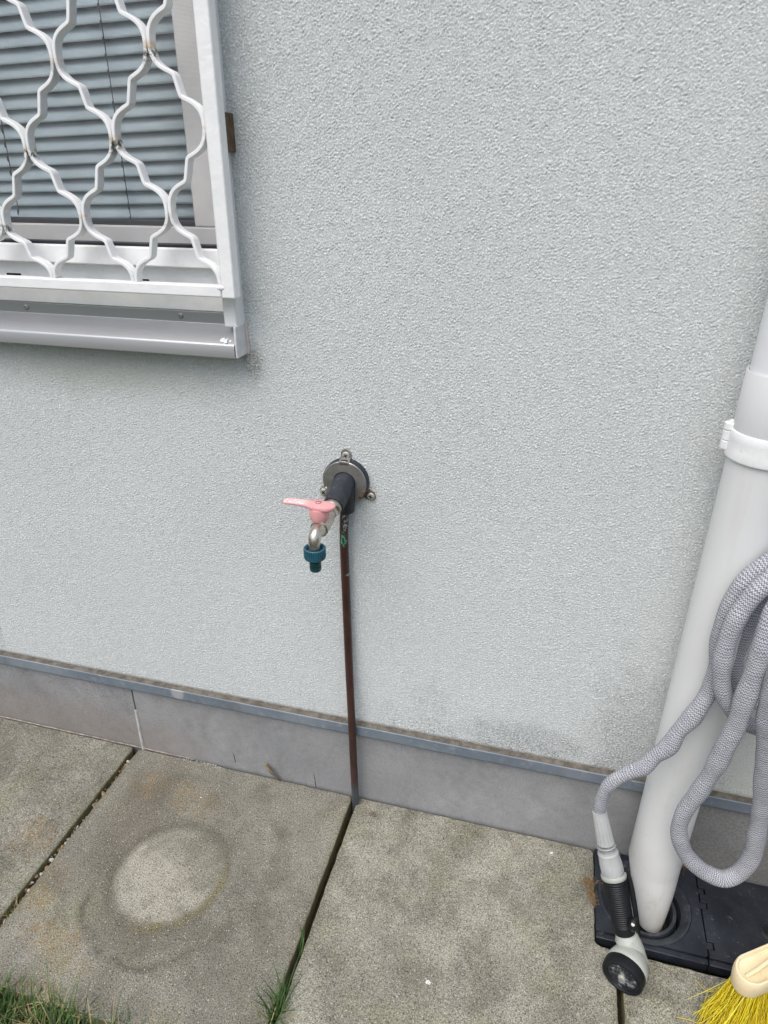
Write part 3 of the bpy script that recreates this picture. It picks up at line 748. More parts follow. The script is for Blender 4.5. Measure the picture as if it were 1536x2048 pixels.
def half(a, b):
    """bent bar from weld a down/up to weld b: quarter arc, kink, straight, kink, arc"""
    out = []
    w = b-a
    def pt(u, v): return Vector((a.x+w.x*u, a.y+w.y*v))
    c1 = [(0, 0), (.0, .20), (.11, .275), (.43, .355)]
    for q in range(9):
        t = q/9; p = [(1-t)**3, 3*t*(1-t)**2, 3*t*t*(1-t), t**3]
        out.append(pt(sum(p[k]*c1[k][0] for k in range(4)), sum(p[k]*c1[k][1] for k in range(4))))
    out += [pt(.425, .352), pt(.447, .367), pt(.462, .395), pt(.480, .45), pt(.520, .55), pt(.538, .605), pt(.553, .633), pt(.575, .648)]
    for q in range(1, 9):
        t = 1-q/9; p = [(1-t)**3, 3*t*(1-t)**2, 3*t*t*(1-t), t**3]
        out.append(pt(1-sum(p[k]*c1[k][0] for k in range(4)), 1-sum(p[k]*c1[k][1] for k in range(4))))
    return out
TH = .0047
def wavy(i):
    P2 = []; ph = []
    rows_ = range(len(rowz)-1)
    for r in rows_:
        # bar i swings between lattice columns i and i+1 ; top of this row
        ca = i if (i + r) % 2 == 0 else i+1; cb2 = i if (i + r + 1) % 2 == 0 else i+1
        a = lat(ca, r).copy(); b = lat(cb2, r+1).copy()
        off = TH*.52
        a.x += off if ca == i+1 else -off
        b.x += off if cb2 == i+1 else -off
        seg = half(b, a)[::-1] if False else [p for p in half(a, b)]
        for q, p in enumerate(seg): P2.append(p); ph.append(r + q/len(seg))
    P2.append(b); ph.append(len(rowz)-1)
    for _ in range(1): P2 = [P2[0]]+[(P2[k-1]+P2[k]*2+P2[k+1])/4 for k in range(1, len(P2)-1)]+[P2[-1]]
    # clip at frame top
    keep = [k for k, p in enumerate(P2) if p.y < 1.886]; P2 = [P2[k] for k in keep]; ph = [ph[k] for k in keep]
    # resample small rounding
    bm = bmesh.new(); lay = bm.loops.layers.uv.verify(); prev = None
    n = len(P2); Dp = .0140; yc = -.0455; c = .0007
    for k in range(n):
        t = (P2[min(n-1, k+1)]-P2[max(0, k-1)]).normalized(); nn = Vector((t.y, -t.x))
        a = P2[k]; h = TH/2
        ring = []
        for (s1, yy) in ((-h+c, -Dp/2), (h-c, -Dp/2), (h, -Dp/2+c), (h, Dp/2-c), (h-c, Dp/2), (-h+c, Dp/2), (-h, Dp/2-c), (-h, -Dp/2+c)):
            q = a + nn*s1; ring.append(bm.verts.new((q.x, yc+yy, q.y)))
        if prev:
            for m_ in range(8):
                f = bm.faces.new((prev[m_], ring[m_], ring[(m_+1) % 8], prev[(m_+1) % 8]))
                side = 1.0
                for lp, kk in zip(f.loops, (k-1, k, k, k-1)): lp[lay].uv = (-ph[kk], side)
        else: bm.faces.new(ring)
        prev = ring
    bm.faces.new(prev)
    return obj('wavy_bar', bm, 'wavy', gr, angle=35)
for i in range(0, 13): wavy(i)
a = W(455, 222, -.012); b = W(459, 290, -.012)
bm = B(-.1620, -.1455, -.0365, .0, 1.148, 1.192); obj('wall_bracket', bm, 'bracket', gr, bevel=.001)

# ================================================================== GARDEN TAP
tap = empty('garden_tap'); tag(tap, 'outdoor water tap with faded pink lever and worn steel rosette on the pale wall', 'tap')
FC = Vector((-.0035, 0, .697))
bm = bmesh.new(); lathe(bm, [(0, .0365), (.010, .0365), (.0125, .0355)], FC, (0, -1, 0), 56); obj('rubber_backing', bm, 'rubber', tap)
# slotted steel rosette: annulus with a slot cut at the bottom right
bm = bmesh.new(); ri, ro_ = .0182, .0352; f0 = []; 
A0, A1 = R(-66), R(-66)-R(360)+R(-26)*-1
na = 80; ring = []
for k in range(na+1):
    a = R(-62) + (R(334))*k/na
    rin = ri
    ring.append((Vector((math.cos(a), 0, math.sin(a)))))
prev = None
for d in ring:
    r = [bm.verts.new(FC+d*ri+Vector((0, -.0126, 0))), bm.verts.new(FC+d*ri+Vector((0, -.0144, 0))), bm.verts.new(FC+d*(ro_-.0012)+Vector((0, -.0144, 0))), bm.verts.new(FC+d*ro_+Vector((0, -.0132, 0))), bm.verts.new(FC+d*ro_+Vector((0, -.0100, 0)))]
    if prev:
        for k in range(4): bm.faces.new((prev[k], r[k], r[k+1], prev[k+1]))
    prev = r
obj('rosette', bm, 'steel', tap)
for ang, mat_, L_ in ((90, 'steel', .0435), (213, 'rubber', .044), (-30, 'rustylug', .0445)):
    d = Vector((math.cos(R(ang)), 0, math.sin(R(ang)))); nrm = Vector((d.z, 0, -d.x)); bm = bmesh.new()
    outl = []
    w = .0082
    # a strap stepping from the rosette rim back to the wall, rounded end
    path = [(.030, -.0146), (.0345, -.0146), (.0372, -.0060), (.0385, -.0032), (L_, -.0026)]
    vt = []
    for (s1, yy) in path:
        vt.append([bm.verts.new(FC+d*s1+nrm*w*q+Vector((0, yy, 0))) for q in (-1, -.5, 0, .5, 1)])
    for k in range(1, 7):
        a = PI/2*k/6; ww = w*math.cos(a)
        vt.append([bm.verts.new(FC+d*(L_+w*math.sin(a))+nrm*max(ww, .0002)*q+Vector((0, -.0026, 0))) for q in (-1, -.5, 0, .5, 1)])
    for i in range(len(vt)-1):
        for q in range(4): bm.faces.new((vt[i][q], vt[i][q+1], vt[i+1][q+1], vt[i+1][q]))
    lug = obj('mounting_lug', bm, 'rustylug' if ang == -30 else 'steel', tap); mm = lug.modifiers.new('solid', 'SOLIDIFY'); mm.thickness = .0012
    if ang == -30: lug['label'] = 'rusty brown mounting lug'
    sc_ = FC+d*(L_+(.0012 if ang != 90 else -.0022))+Vector((0, -.0034, 0)); bm = bmesh.new()
    lathe(bm, [(0, .0060), (.0007, .0064), (.0016, .0056), (.0021, .0040), (.0022, .0002)], sc_, (0, -1, 0), 24)
    sw = obj('screw', bm, 'screw', lug)
    bm = bmesh.new()
    for q in (ang+20, ang+110):
        e = Vector((math.cos(R(q)), 0, math.sin(R(q)))); n2 = Vector((e.z, 0, -e.x)); c0 = sc_+Vector((0, -.0023, 0))
        v = [bm.verts.new(c0+e*(.0032*s1)+n2*(.0007*s2)+Vector((0, yy, 0))) for yy in (0, -.0003) for s1, s2 in ((-1, -1), (1, -1), (1, 1), (-1, 1))]
        bm.faces.new(v[:4]); bm.faces.new(v[4:]); 
        for k in range(4): bm.faces.new((v[k], v[(k+1) % 4], v[4+(k+1) % 4], v[4+k]))
    obj('screw_slot', bm, 'black', lug, smooth=False)
# insulation sleeve
p, r = catmull([FC+Vector((0, -.006, 0)), FC+Vector((0, -.022, -.002)), FC+Vector((-.0004, -.045, -.009)), FC+Vector((-.0010, -.066, -.0155))], [.0176, .0174, .0165, .0158], 6)
bm = bmesh.new(); tube(bm, p, r, 32); obj('rubber_sleeve', bm, 'rubber', tap, angle=50)
bm = bmesh.new(); tube(bm, catmull([FC+Vector((.003, -.0172, .006)), FC+Vector((.005, -.0174, -.014)), FC+Vector((.0040, -.0165, -.030)), FC+Vector((.0030, -.0150, -.046))], n=6), .0125, 24); obj('rubber_sleeve', bm, 'rubber', tap)
# nut and body
ax = Vector((-.0015, -.024, -.0065)).normalized(); c0 = FC+Vector((-.0010, -.064, -.0150))
bm = bmesh.new(); lathe(bm, [(0, .0138), (.0085, .0142), (.0100, .0128), (.0102, .0110)], c0, ax, 32); obj('thread_collar', bm, 'nickel', tap)
bm = bmesh.new(); lathe(bm, [(.0100, .0128), (.0195, .0128)], c0, ax, 6); obj('hex_nut', bm, 'nickel', tap, bevel=.001, angle=25)
BC = Vector((-.0076, -.1085, .6705))
p, r = catmull([c0+ax*.018, BC+Vector((.002, .014, .004)), BC+Vector((0, 0, 0)), BC+Vector((-.0006, -.012, -.001)), BC+Vector((-.0010, -.0195, -.0010)), BC+Vector((-.0013, -.0262, -.0048)), BC+Vector((-.0014, -.0290, -.0115)), BC+Vector((-.0014, -.0292, -.0180)), BC+Vector((-.0014, -.0292, -.0265))],
               [.0100, .0120, .0125, .0112, .0092, .0089, .0086, .0084, .0082], 8)
bm = bmesh.new(); tube(bm, p, r, 28); obj('tap_spout', bm, 'nickel', tap, angle=60)
bm = bmesh.new(); lathe(bm, [(-.001, .0122), (.0, .0132), (.003, .0132), (.004, .0118)], BC+Vector((0, -.008, -.0005)), (-.03, -1, -.08), 28); obj('body_ring', bm, 'nickel', tap)
bm = bmesh.new(); lathe(bm, [(0, .0085), (.012, .0085), (.013, .0070), (.017, .0070)], BC, (0, 0, 1), 24); obj('valve_stem', bm, 'nickel', tap)
# lever
lev = empty('tap_lever'); lev.parent = tap
HC = BC+Vector((-.0024, -.001, .0105))
bm = bmesh.new(); lathe(bm, [(0, .0128), (.001, .0136), (.012, .0144), (.0175, .0138), (.0182, .0120)], HC, (0, 0, 1), 36); obj('lever_hub', bm, 'pink', lev)
bm = bmesh.new(); secs = []
HZ = HC.z+.0180
for (x, w1, zb, zt) in ((.0235, .0035, .0030, .0050), (.0215, .0075, .0000, .0062), (.016, .0108, -.0025, .0072), (.008, .0124, -.0035, .0080), (.0, .0126, -.0035, .0082), (-.008, .0118, -.0020, .0082), (-.016, .0098, .0003, .0080), (-.024, .0082, .0022, .0078), (-.034, .0080, .0022, .0076), (-.044, .0078, .0020, .0074), (-.0505, .0074, .0018, .0072), (-.0530, .0056, .0024, .0066)):
    pts = []
    for k in range(16):
        a = 2*PI*k/16; cx_, cy_ = math.cos(a), math.sin(a); e = .55
        yy = math.copysign(abs(cx_)**e, cx_)*w1; zz = (zb+zt)/2+math.copysign(abs(cy_)**.7, cy_)*(zt-zb)/2
        pts.append(bm.verts.new((HC.x+x, HC.y+yy, HZ+zz-.0005)))
    secs.append(pts)
for i in range(len(secs)-1):
    for k in range(16): bm.faces.new((secs[i][k], secs[i][(k+1) % 16], secs[i+1][(k+1) % 16], secs[i+1][k]))
bm.faces.new(secs[0][::-1]); bm.faces.new(secs[-1])
obj('lever_blade', bm, 'pink', lev, angle=50)
bm = bmesh.new(); lathe(bm, [(0, .0044), (.0006, .0042), (.0007, .0036), (-.0020+.0007, .0030), (-.0012, .0004)], (HC.x-.001, HC.y, HZ+.0076), (0, 0, 1), 20); obj('recess_shade_disc', bm, 'pinkdark', lev)  # darker pink disc laid on the blade paints the shade inside the recess
# hose connector (screwed onto the spout: part of the tap)
SC = BC+Vector((-.0014, -.0292, -.0262))
con = empty('tap_connector'); con.parent = tap
bm = bmesh.new(); lathe(bm, [(-.002, .0086), (-.001, .0118), (.0042, .0128), (.0054, .0140), (.0046, .0158), (-.0095, .0158), (-.0118, .0146), (-.0120, .0060)], SC, (0, 0, 1), 120, ripple=lambda k, h: (-.0011 if (k % 4) < 2 else 0) if -.0097 < h < .0048 else 0)
obj('knurled_nut', bm, 'teal', con, angle=25)
bm = bmesh.new(); lathe(bm, [(-.0118, .0062), (-.0170, .0064), (-.0172, .0080), (-.0215, .0088), (-.0235, .0084), (-.0238, .0070), (-.0252, .0070), (-.0255, .0086), (-.0305, .0086), (-.0325, .0074), (-.0328, .0045), (-.0290, .0040)], SC, (0, 0, 1), 32); obj('click_nipple', bm, 'tealdark', con, angle=30)

# copper feed pipe
cp = empty('copper_pipe'); tag(cp, 'dark brown copper pipe running down the wall from the tap into a paving joint', 'pipe')
P0 = W(689, 1012, -.0105); P3 = W(711, 1598, -.0175)
m1 = W(688, 1080, -.012); m2 = W(693, 1210, -.012); m3 = W(703, 1430, -.0205)
bm = bmesh.new(); tube(bm, catmull([P0, m1, m2, W(698, 1330, -.0145), m3, W(707, 1520, -.0205), P3, P3+Vector((.0005, 0, -.035))], n=8), .0071, 24)
obj('copper_tube', bm, 'copper', cp)

# ================================================================== DOWNPIPE
dp = empty('downpipe'); tag(dp, 'white enamelled rain downpipe at the right ending in the black drain', 'downpipe')
AX = Vector((.5525, -.0565, 0)); PR = .0420
bm = bmesh.new()
lathe(bm, [(.830, PR), (.5, PR), (.2, PR), (.0760, PR)], AX, (0, 0, 1), 72, cap0=False, cap1=False)
ft = W(1300, 1843, -.099); p0 = AX+Vector((0, 0, .0762)); q_ = [p0.lerp(ft, k/10) for k in range(11)]
rings = []
for k, c_ in enumerate(q_):
    f = k/10; rr_ = PR*(1-f)+.0200*f + .0018*math.sin(PI*f)
    rings.append([bm.verts.new(c_+Vector((math.cos(2*PI*j/72)*rr_, math.sin(2*PI*j/72)*rr_, 0))) for j in range(72)])
for k in range(10):
    for j in range(72): bm.faces.new((rings[k][j], rings[k][(j+1) % 72], rings[k+1][(j+1) % 72], rings[k+1][j]))
bmesh.ops.remove_doubles(bm, verts=bm.verts, dist=.0004)
low = obj('pipe_body', bm, 'pipe', dp, angle=22)
zt = W(1497, 738, -.0565).z
bm = bmesh.new(); lathe(bm, [(zt-.001, PR-.001), (zt, PR+.0008), (zt-.001, PR+.0018), (zt-.070, PR+.0018), (zt-.080, PR+.0016), (zt-.092, PR+.0004), (.828, PR+.0002)], AX, (0, 0, 1), 72, cap0=False, cap1=False); obj('pipe_socket', bm, 'socket', dp, angle=60)
bm = bmesh.new(); lathe(bm, [(2.6, PR-.0016), (zt-.002, PR-.0016)], AX, (0, 0, 1), 72, cap0=False, cap1=False); obj('upper_pipe', bm, 'pipetop', dp)
cl = empty('pipe_clamp'); cl.parent = dp
z1 = W(1478, 856, -.0565).z; z0 = W(1463, 908, -.0565).z
zc = (z1+z0)/2; hh = (z1-z0)/2
bm = bmesh.new(); lathe(bm, [(zc+hh, PR+.0003), (zc+hh, PR+.0028), (zc+hh-.002, PR+.0040), (zc+hh*.35, PR+.0034), (zc-hh*.35, PR+.0036), (zc-hh+.003, PR+.0048), (zc-hh, PR+.0042), (zc-hh, PR+.0003)], AX, (0, 0, 1), 72, cap0=False, cap1=False); obj('clamp_band', bm, 'clamp', cl, angle=35)
hc = W(1458, 869, -.050)
for k, (a, b, r) in enumerate(((-.0175, -.0065, .0078), (-.006, .0065, .0078), (.007, .0165, .0080))):
    bm = bmesh.new(); lathe(bm, [(a, r*.86), (a+.0008, r), (b-.001, r), (b, r*.85)], hc, (0, 0, 1), 28); obj('hinge_knuckle', bm, 'clamp', cl)
bm = bmesh.new(); lathe(bm, [(-.020, .0030), (.0185, .0030), (.0195, .0020)], hc, (0, 0, 1), 16); obj('hinge_pin', bm, 'clamp', cl)
bm = bmesh.new(); v = B(hc.x+.005, AX.x-.036, hc.y-.0035, hc.y+.0035, zc-hh*.7, zc+hh*.7); bm.free(); obj('clamp_ear', v, 'clamp', cl, bevel=.001)
bm = bmesh.new(); tube(bm, [(AX.x, -.016, zc), (AX.x, .01, zc)], .005, 12); obj('wall_pin', bm, 'clamp', cl)

# ================================================================== RAIN GULLY (black drain)
dr = empty('rain_gully'); tag(dr, 'scuffed black plastic rainwater gully set in the paving under the downpipe', 'drain')
DC = Vector((.545, -.0865)); ZT = .006
XL, XR_, YFd, YBd = .4645, .905, -.1700, -.0045
HR = .0765; XS = .6370        # seam between hopper plate and cover
def plate_with_hole(bm, outer, c, r, z0, z1, seg=72):
    """outer polygon (ccw list) with circular hole, walls all round"""
    circ = [(c.x+r*math.cos(2*PI*k/seg), c.y+r*math.sin(2*PI*k/seg)) for k in range(seg)]
    rays = []
    for k in range(seg):
        a = 2*PI*k/seg; d = Vector((math.cos(a), math.sin(a))); best = None
        for i in range(len(outer)):
            p = Vector(outer[i]); q = Vector(outer[(i+1) % len(outer)]); e = q-p
            den = d.x*e.y-d.y*e.x
            if abs(den) < 1e-9: continue
            w = p-c; t = (w.x*e.y-w.y*e.x)/den; u_ = (w.x*d.y-w.y*d.x)/den
            if t > 0 and -1e-6 <= u_ <= 1+1e-6 and (best is None or t < best): best = t
        rays.append((c.x+d.x*best, c.y+d.y*best))
    vi = [[bm.verts.new((x, y, z)) for x, y in circ] for z in (z0, z1)]; vo = [[bm.verts.new((x, y, z)) for x, y in rays] for z in (z0, z1)]
    for k in range(seg):
        j = (k+1) % seg
        bm.faces.new((vi[1][k], vo[1][k], vo[1][j], vi[1][j])); bm.faces.new((vi[0][j], vo[0][j], vo[0][k], vi[0][k]))
        bm.faces.new((vo[0][k], vo[0][j], vo[1][j], vo[1][k])); bm.faces.new((vi[0][j], vi[0][k], vi[1][k], vi[1][j]))
# hopper plate, cut as a corner-true box so the ring sits inside it
bm = bmesh.new()
cor = [(XL, YFd+.010), (XS, YFd+.010), (XS, YBd), (XL, YBd)]
plate_with_hole(bm, cor, DC, HR, -.010, ZT, 144)
obj('hopper_plate', bm, 'drain', dr, smooth=False)
# fill corners missed by the radial cut
bm = bmesh.new(); box(bm, XL, XS+.0, YFd, YFd+.0098, -.016, ZT-.0035); box(bm, XS+.0014, XR_, YFd, YFd+.0098, -.016, ZT-.0035)
obj('front_lip', bm, 'drain', dr, bevel=.0012)
bm = bmesh.new(); box(bm, XL-.0005, XR_, YFd+.002, YBd, -.09, -.012)
# open the shaft below the hole: side walls only
bm.free()
bm = bmesh.new(); lathe(bm, [(ZT-.0002, HR-.0004), (ZT+.0015, HR-.0016), (ZT+.0012, HR-.0045), (-.0015, .0625), (-.003, .0610), (-.040, .0600), (-.041, .0555), (-.0075, .0550), (-.0050, .0540), (-.0052, .0490), (-.0085, .0478), (-.075, .0440), (-.10, .0400)], (DC.x, DC.y, 0), (0, 0, 1), 96, cap0=False, cap1=True)
obj('inlet_ring', bm, 'drainring', dr, angle=35)
# cover plate with a castellated edge
bm = bmesh.new(); ys = [(-.1600, 0), (-.1465, 0), (-.1465, -1), (-.1330, -1), (-.1330, 0), (-.0975, 0), (-.0975, 0), (-.0755, 0), (-.0755, -1), (-.0640, -1), (-.0640, 0), (-.0480, 0), (-.0480, -1), (-.0370, -1), (-.0370, 0), (YBd, 0)]
poly = [(XS+.0022+(0.010 if d else 0), y) for y, d in ys]
poly2 = poly[::-1]  # from back to front along the seam
poly2 = [(XR_, YFd+.0105), (XR_, YBd)] + poly[::-1]
prism(bm, poly2, -.010, ZT+.0006); obj('cover_plate', bm, 'drain', dr, bevel=.0006, smooth=False)
bm = bmesh.new()
for (ya, yb) in ((-.1452, -.1342), (-.0744, -.0652), (-.0470, -.0382)):
    obj('interlock_tooth', B(XS+.0002, XS+.0100, ya, yb, -.008, ZT-.0004), 'drain', dr, bevel=.0005)
hq = G(1538, 1863, ZT)
bm = bmesh.new(); lathe(bm, [(.0004, .0150), (.0022, .0135), (.0020, .0105), (-.001, .0085), (-.004, .0080)], hq, (0, 0, 1), 40, cap0=False, cap1=False); obj('screw_boss', bm, 'drain', dr)
bm = bmesh.new(); lathe(bm, [(.0009, .0086), (.0010, .0002)], hq, (0, 0, 1), 30, cap0=False); obj('screw_hole', bm, 'black', dr)
bm = bmesh.new()
for px, py in ((1205, 1866), (1193, 1760), (1358, 1762), (1388, 1828)):
    q = G(px, py, ZT); bm = bmesh.new(); lathe(bm, [(0, .0030), (.0009, .0026), (.0012, .0004)], q, (0, 0, 1), 14)
    obj('plate_stud', bm, 'drain', dr)

# ================================================================== GARDEN HOSE + SPRAY GUN
hz = empty('garden_hose'); tag(hz, 'grey knitted expandable garden hose coiled at the downpipe with black spray nozzle', 'hose')
H = []
def hp(px, py, y, r): H.append((W(px, py, y), r))
# tail rising from the connector, across the front of the pipe
for a in ((1199, 1628, -.118, .0092), (1202, 1604, -.119, .0094), (1212, 1578, -.121, .0096), (1233, 1558, -.122, .0098), (1264, 1543, -.123, .0105), (1288, 1533, -.123, .0118), (1312, 1511, -.124, .0108), (1338, 1492, -.124, .0125), (1358, 1462, -.123, .0108), (1382, 1437, -.122, .0125), (1403, 1408, -.120, .0112), (1424, 1372, -.116, .0118),
          (1434, 1330, -.115, .0108), (1440, 1275, -.116, .0115), (1458, 1218, -.118, .0112), (1484, 1172, -.118, .0118), (1520, 1138, -.116, .0112), (1565, 1112, -.112, .0118),
          (1640, 1110, -.105, .0115), (1700, 1170, -.100, .0115), (1725, 1260, -.100, .0115), (1700, 1370, -.102, .0115), (1640, 1440, -.104, .0115), (1580, 1465, -.110, .0112),
          (1536, 1463, -.118, .0105), (1505, 1452, -.126, .0108), (1480, 1440, -.133, .0100), (1460, 1416, -.139, .0105), (1446, 1384, -.142, .0108), (1443, 1345, -.143, .0115), (1450, 1300, -.143, .0118), (1466, 1252, -.142, .0110), (1492, 1208, -.140, .0118), (1525, 1172, -.138, .0112), (1570, 1140, -.130, .0115),
          (1640, 1145, -.115, .0115), (1690, 1210, -.095, .0115), (1700, 1300, -.080, .0115), (1660, 1380, -.072, .0115), (1590, 1412, -.070, .0112),
          (1540, 1412, -.074, .0105), (1510, 1402, -.078, .0110), (1483, 1383, -.080, .0108), (1468, 1356, -.082, .0108), (1470, 1320, -.083, .0115), (1484, 1278, -.084, .0108), (1502, 1232, -.086, .0112), (1530, 1190, -.088, .0112), (1580, 1150, -.10, .0112),
          (1640, 1130, -.125, .0115), (1680, 1180, -.150, .0115), (1675, 1260, -.165, .0115), (1620, 1310, -.172, .0115), (1566, 1340, -.176, .0112),
          (1544, 1390, -.172, .0115), (1533, 1440, -.165, .0125), (1531, 1500, -.158, .0110), (1526, 1560, -.150, .0120), (1522, 1615, -.142, .0112), (1514, 1665, -.135, .0122), (1504, 1712, -.130, .0120), (1480, 1744, -.128, .0126), (1447, 1757, -.130, .0122), (1412, 1745, -.132, .0128), (1383, 1722, -.135, .0118), (1364, 1692, -.138, .0124), (1358, 1655, -.140, .0118), (1372, 1618, -.143, .0110), (1396, 1586, -.147, .0122), (1416, 1556, -.150, .0112), (1436, 1524, -.153, .0128), (1452, 1490, -.156, .0128), (1472, 1452, -.158, .0118), (1486, 1410, -.160, .0130), (1502, 1366, -.161, .0128), (1517, 1318, -.161, .0115), (1532, 1268, -.158, .0118), (1556, 1210, -.150, .0115), (1600, 1170, -.14, .0112)): hp(*a)
pp, rr = catmull([a for a, b in H], [b for a, b in H], 14)
# the slack sleeve bunches: small swellings along it
L = 0; r2 = []
for i in range(len(pp)):
    if i: L += (pp[i]-pp[i-1]).length
    r2.append(rr[i]*(1+.035*math.sin(L*105)+.03*mnoise.noise(Vector((L*30, 0, 0)))))
bm = bmesh.new(); tube(bm, pp, r2, 20, uv=True); obj('hose_sleeve', bm, 'hose', hz, angle=80)

def axis_part(name, a, b, prof, mat, par, seg=40, ripple=None, angle=35, u=None):
    """turned part between two points; prof = (fraction, radius)"""
    a = Vector(a); b = Vector(b); L_ = (b-a).length; bm = bmesh.new()
    lathe(bm, [(f*L_, r) for f, r in prof], a, (b-a), seg, ripple=ripple, u=u)
    return obj(name, bm, mat, par, angle=angle)
Ta = W(1199, 1622, -.118); Tb = W(1212, 1690, -.136); Tc = W(1226, 1745, -.151)
hf = empty('hose_fitting'); hf.parent = hz
axis_part('ribbed_collar', Ta, Tb, [(0, .0098), (.01, .0108), (.06, .0104), (.08, .0104), (.92, .0128), (.95, .0125), (.96, .0110)], 'fitting', hf, 96, ripple=lambda k, h: .0006 if (k % 6) < 3 else 0, angle=30)
axis_part('collar_flange', Tb, Tb+(Tc-Tb)*.25, [(-.02, .0110), (0, .0140), (.12, .0150), (.25, .0140), (.35, .0112), (1, .0112)], 'fitdark', hf)
axis_part('quick_connector', Tb+(Tc-Tb)*.20, Tc, [(0, .0105), (.02, .0152), (.08, .0158), (.1, .0162), (.2, .0158), (.55, .0172), (.9, .0176), (.97, .0168), (1, .0140)], 'fitting', hf, 96, ripple=lambda k, h: -.0007 if (k % 16) < 3 and h > .006 else 0, angle=30)
gn = empty('spray_gun'); gn.parent = hz
Td = W(1228, 1754, -.1545); Te = W(1250, 1868, -.190)
axis_part('grip_ring', Tc+(Td-Tc)*.15, Td+(Te-Td)*.03, [(0, .0155), (.05, .0192), (.25, .0198), (.8, .0192), (1, .0178)], 'gun', gn)
prof = []
n = 150
for i in range(n+1):
    f = i/n; r = .0185*(1-f)+.0160*f
    if f < .03: r -= .0008
    if .06 < f < .86: r += .00055*(1 if math.sin(f*2*PI*26) > 0 else -1)
    prof.append((f*.94+.02, r))
axis_part('rubber_grip', Td, Te, prof, 'grip', gn, 40, angle=80)
# grey spine along the right side, trigger and rivet
sv = rt*.0148
def off(p, k, s2=0): return p + rt*k + up*s2
bm = bmesh.new(); tube(bm, catmull([off(Td, .0138), off(Td.lerp(Te, .35), .0135), off(Td.lerp(Te, .75), .0130), off(Te, .0095, -.004), off(Te, .004, -.02)], n=6), [.0055]*13+[.0075]*6+[.009]*6, 14); obj('gun_body', bm, 'gun', gn)
bm = bmesh.new(); tp = catmull([off(Tc, .019, .006), off(Td, .0240, -.002), off(Td.lerp(Te, .3), .0240), off(Td.lerp(Te, .6), .0225), off(Td.lerp(Te, .85), .0205), off(Te, .0190, -.004)], n=8)
tube(bm, tp, [.0035+.0022*(i/len(tp)) for i in range(len(tp))], 14); obj('trigger', bm, 'grip', gn)
tq = W(1266, 1849, Te.y-.003); bm = bmesh.new(); bmesh.ops.create_uvsphere(bm, u_segments=20, v_segments=12, radius=.0105, matrix=Matrix.Translation(tq) @ Matrix.Diagonal((.8, .9, 1.2, 1))); obj('trigger_pivot', bm, 'grip', gn)
view = -ray(1262, 1850).normalized()
bm = bmesh.new(); lathe(bm, [(0, .0030), (.0012, .0026), (.0018, .0003)], W(1266, 1849, tq.y) + view*.0098, view, 18); obj('rivet', bm, 'screw', gn)
# head
FCe = G(1243, 1957, .0300)
tv = (CP-FCe).normalized()
hn = (tv*.70 + (rt*-.42 + up*-.91)*.71).normalized()
hsc = lambda L_: [(h_*.85, r_h*.85) for h_, r_h in L_]
bm = bmesh.new(); lathe(bm, hsc([(-.060, .0080), (-.058, .0170), (-.052, .0262), (-.042, .0325), (-.031, .0358), (-.023, .0366), (-.0195, .0350)]), FCe, hn, 56); obj('head_dome', bm, 'gun', gn, angle=60)
bm = bmesh.new(); tube(bm, catmull([Te.lerp(Td, .1), Te, FCe-hn*.040+Vector((.003, .004, .004)), FCe-hn*.030], n=6), [.0150]*7+[.0185]*6+[.022]*6, 24); obj('neck', bm, 'gun', gn)
bm = bmesh.new(); lathe(bm, hsc([(-.0205, .0335), (-.0195, .0362), (-.0180, .0368), (-.0040, .0368), (-.0010, .0360), (0, .0345), (-.0012, .0315), (-.0025, .0305), (-.0025, .0302), (-.0018, .0270), (-.0030, .0262), (-.0030, .0250)]), FCe, hn, 144, ripple=lambda k, h: (-.0005 if (k % 3) == 0 else 0) if -.0155 < h < -.0027 else 0, cap0=True, cap1=False); obj('selector_ring', bm, 'grip', gn, angle=30)
bm = bmesh.new(); lathe(bm, hsc([(-.0032, .0264), (-.0026, .0240), (-.0026, .0170), (-.0016, .0165), (-.0016, .0150), (-.0026, .0145), (-.0026, .0003)]), FCe, hn, 56, cap0=False); obj('face_plate', bm, 'face', gn, angle=30)
ue = hn.orthogonal().normalized(); we = hn.cross(ue)
bm = bmesh.new()
for k in range(7):
    a = 2*PI*k/7; cc = FCe+(ue*math.cos(a)+we*math.sin(a))*.0157-hn*.0022
    lathe(bm, [(0, .0052), (.0010, .0050), (.0010, .0042), (.0002, .0040)], cc, hn, 20, cap0=False, cap1=False)
    lathe(bm, [(.0002, .0022), (.0012, .0020), (.0012, .0010)], cc, hn, 12, cap0=False)
obj('spray_pattern', bm, 'face', gn)
bm = bmesh.new(); lathe(bm, [(-.0022, .0056), (.0002, .0058), (.0018, .0040), (.0022, .0003)], FCe, hn, 24); obj('centre_screw', bm, 'screw', gn)

# ================================================================== BROOM
bmn = empty('broom'); tag(bmn, 'cream plastic broom head with long yellow bristles standing at the lower right corner', 'broom')
BZ = .118
E0 = G(1470, 1938, BZ); E1 = G(1560, 1900, BZ)
bd = (E1-E0); bd.z = 0; bd.normalize(); bn = Vector((-bd.y, bd.x, 0))     # bn points to the wall
hw = .0208; BL = .30
C0 = G(1504, 1941, BZ)
def stad(s1, n_=14, w=hw, l0=0.0):
    """rounded outline of the block, tapered nose"""
    o_ = []
    for k in range(n_+1):
        a = PI/2+PI*k/n_
        o_.append((math.cos(a)*w*1.05, math.sin(a)*w))
    for k in range(n_+1):
        a = -PI/2+PI*k/n_
        o_.append((BL+math.cos(a)*w*1.05, math.sin(a)*w))
    return o_
bm = bmesh.new(); rings = []
lv = [(-.034, .94), (-.030, 1.0), (-.012, 1.08), (-.003, 1.04), (.0, .98), (.0, .87), (-.0055, .80), (-.0065, .7)]
base = stad(1)
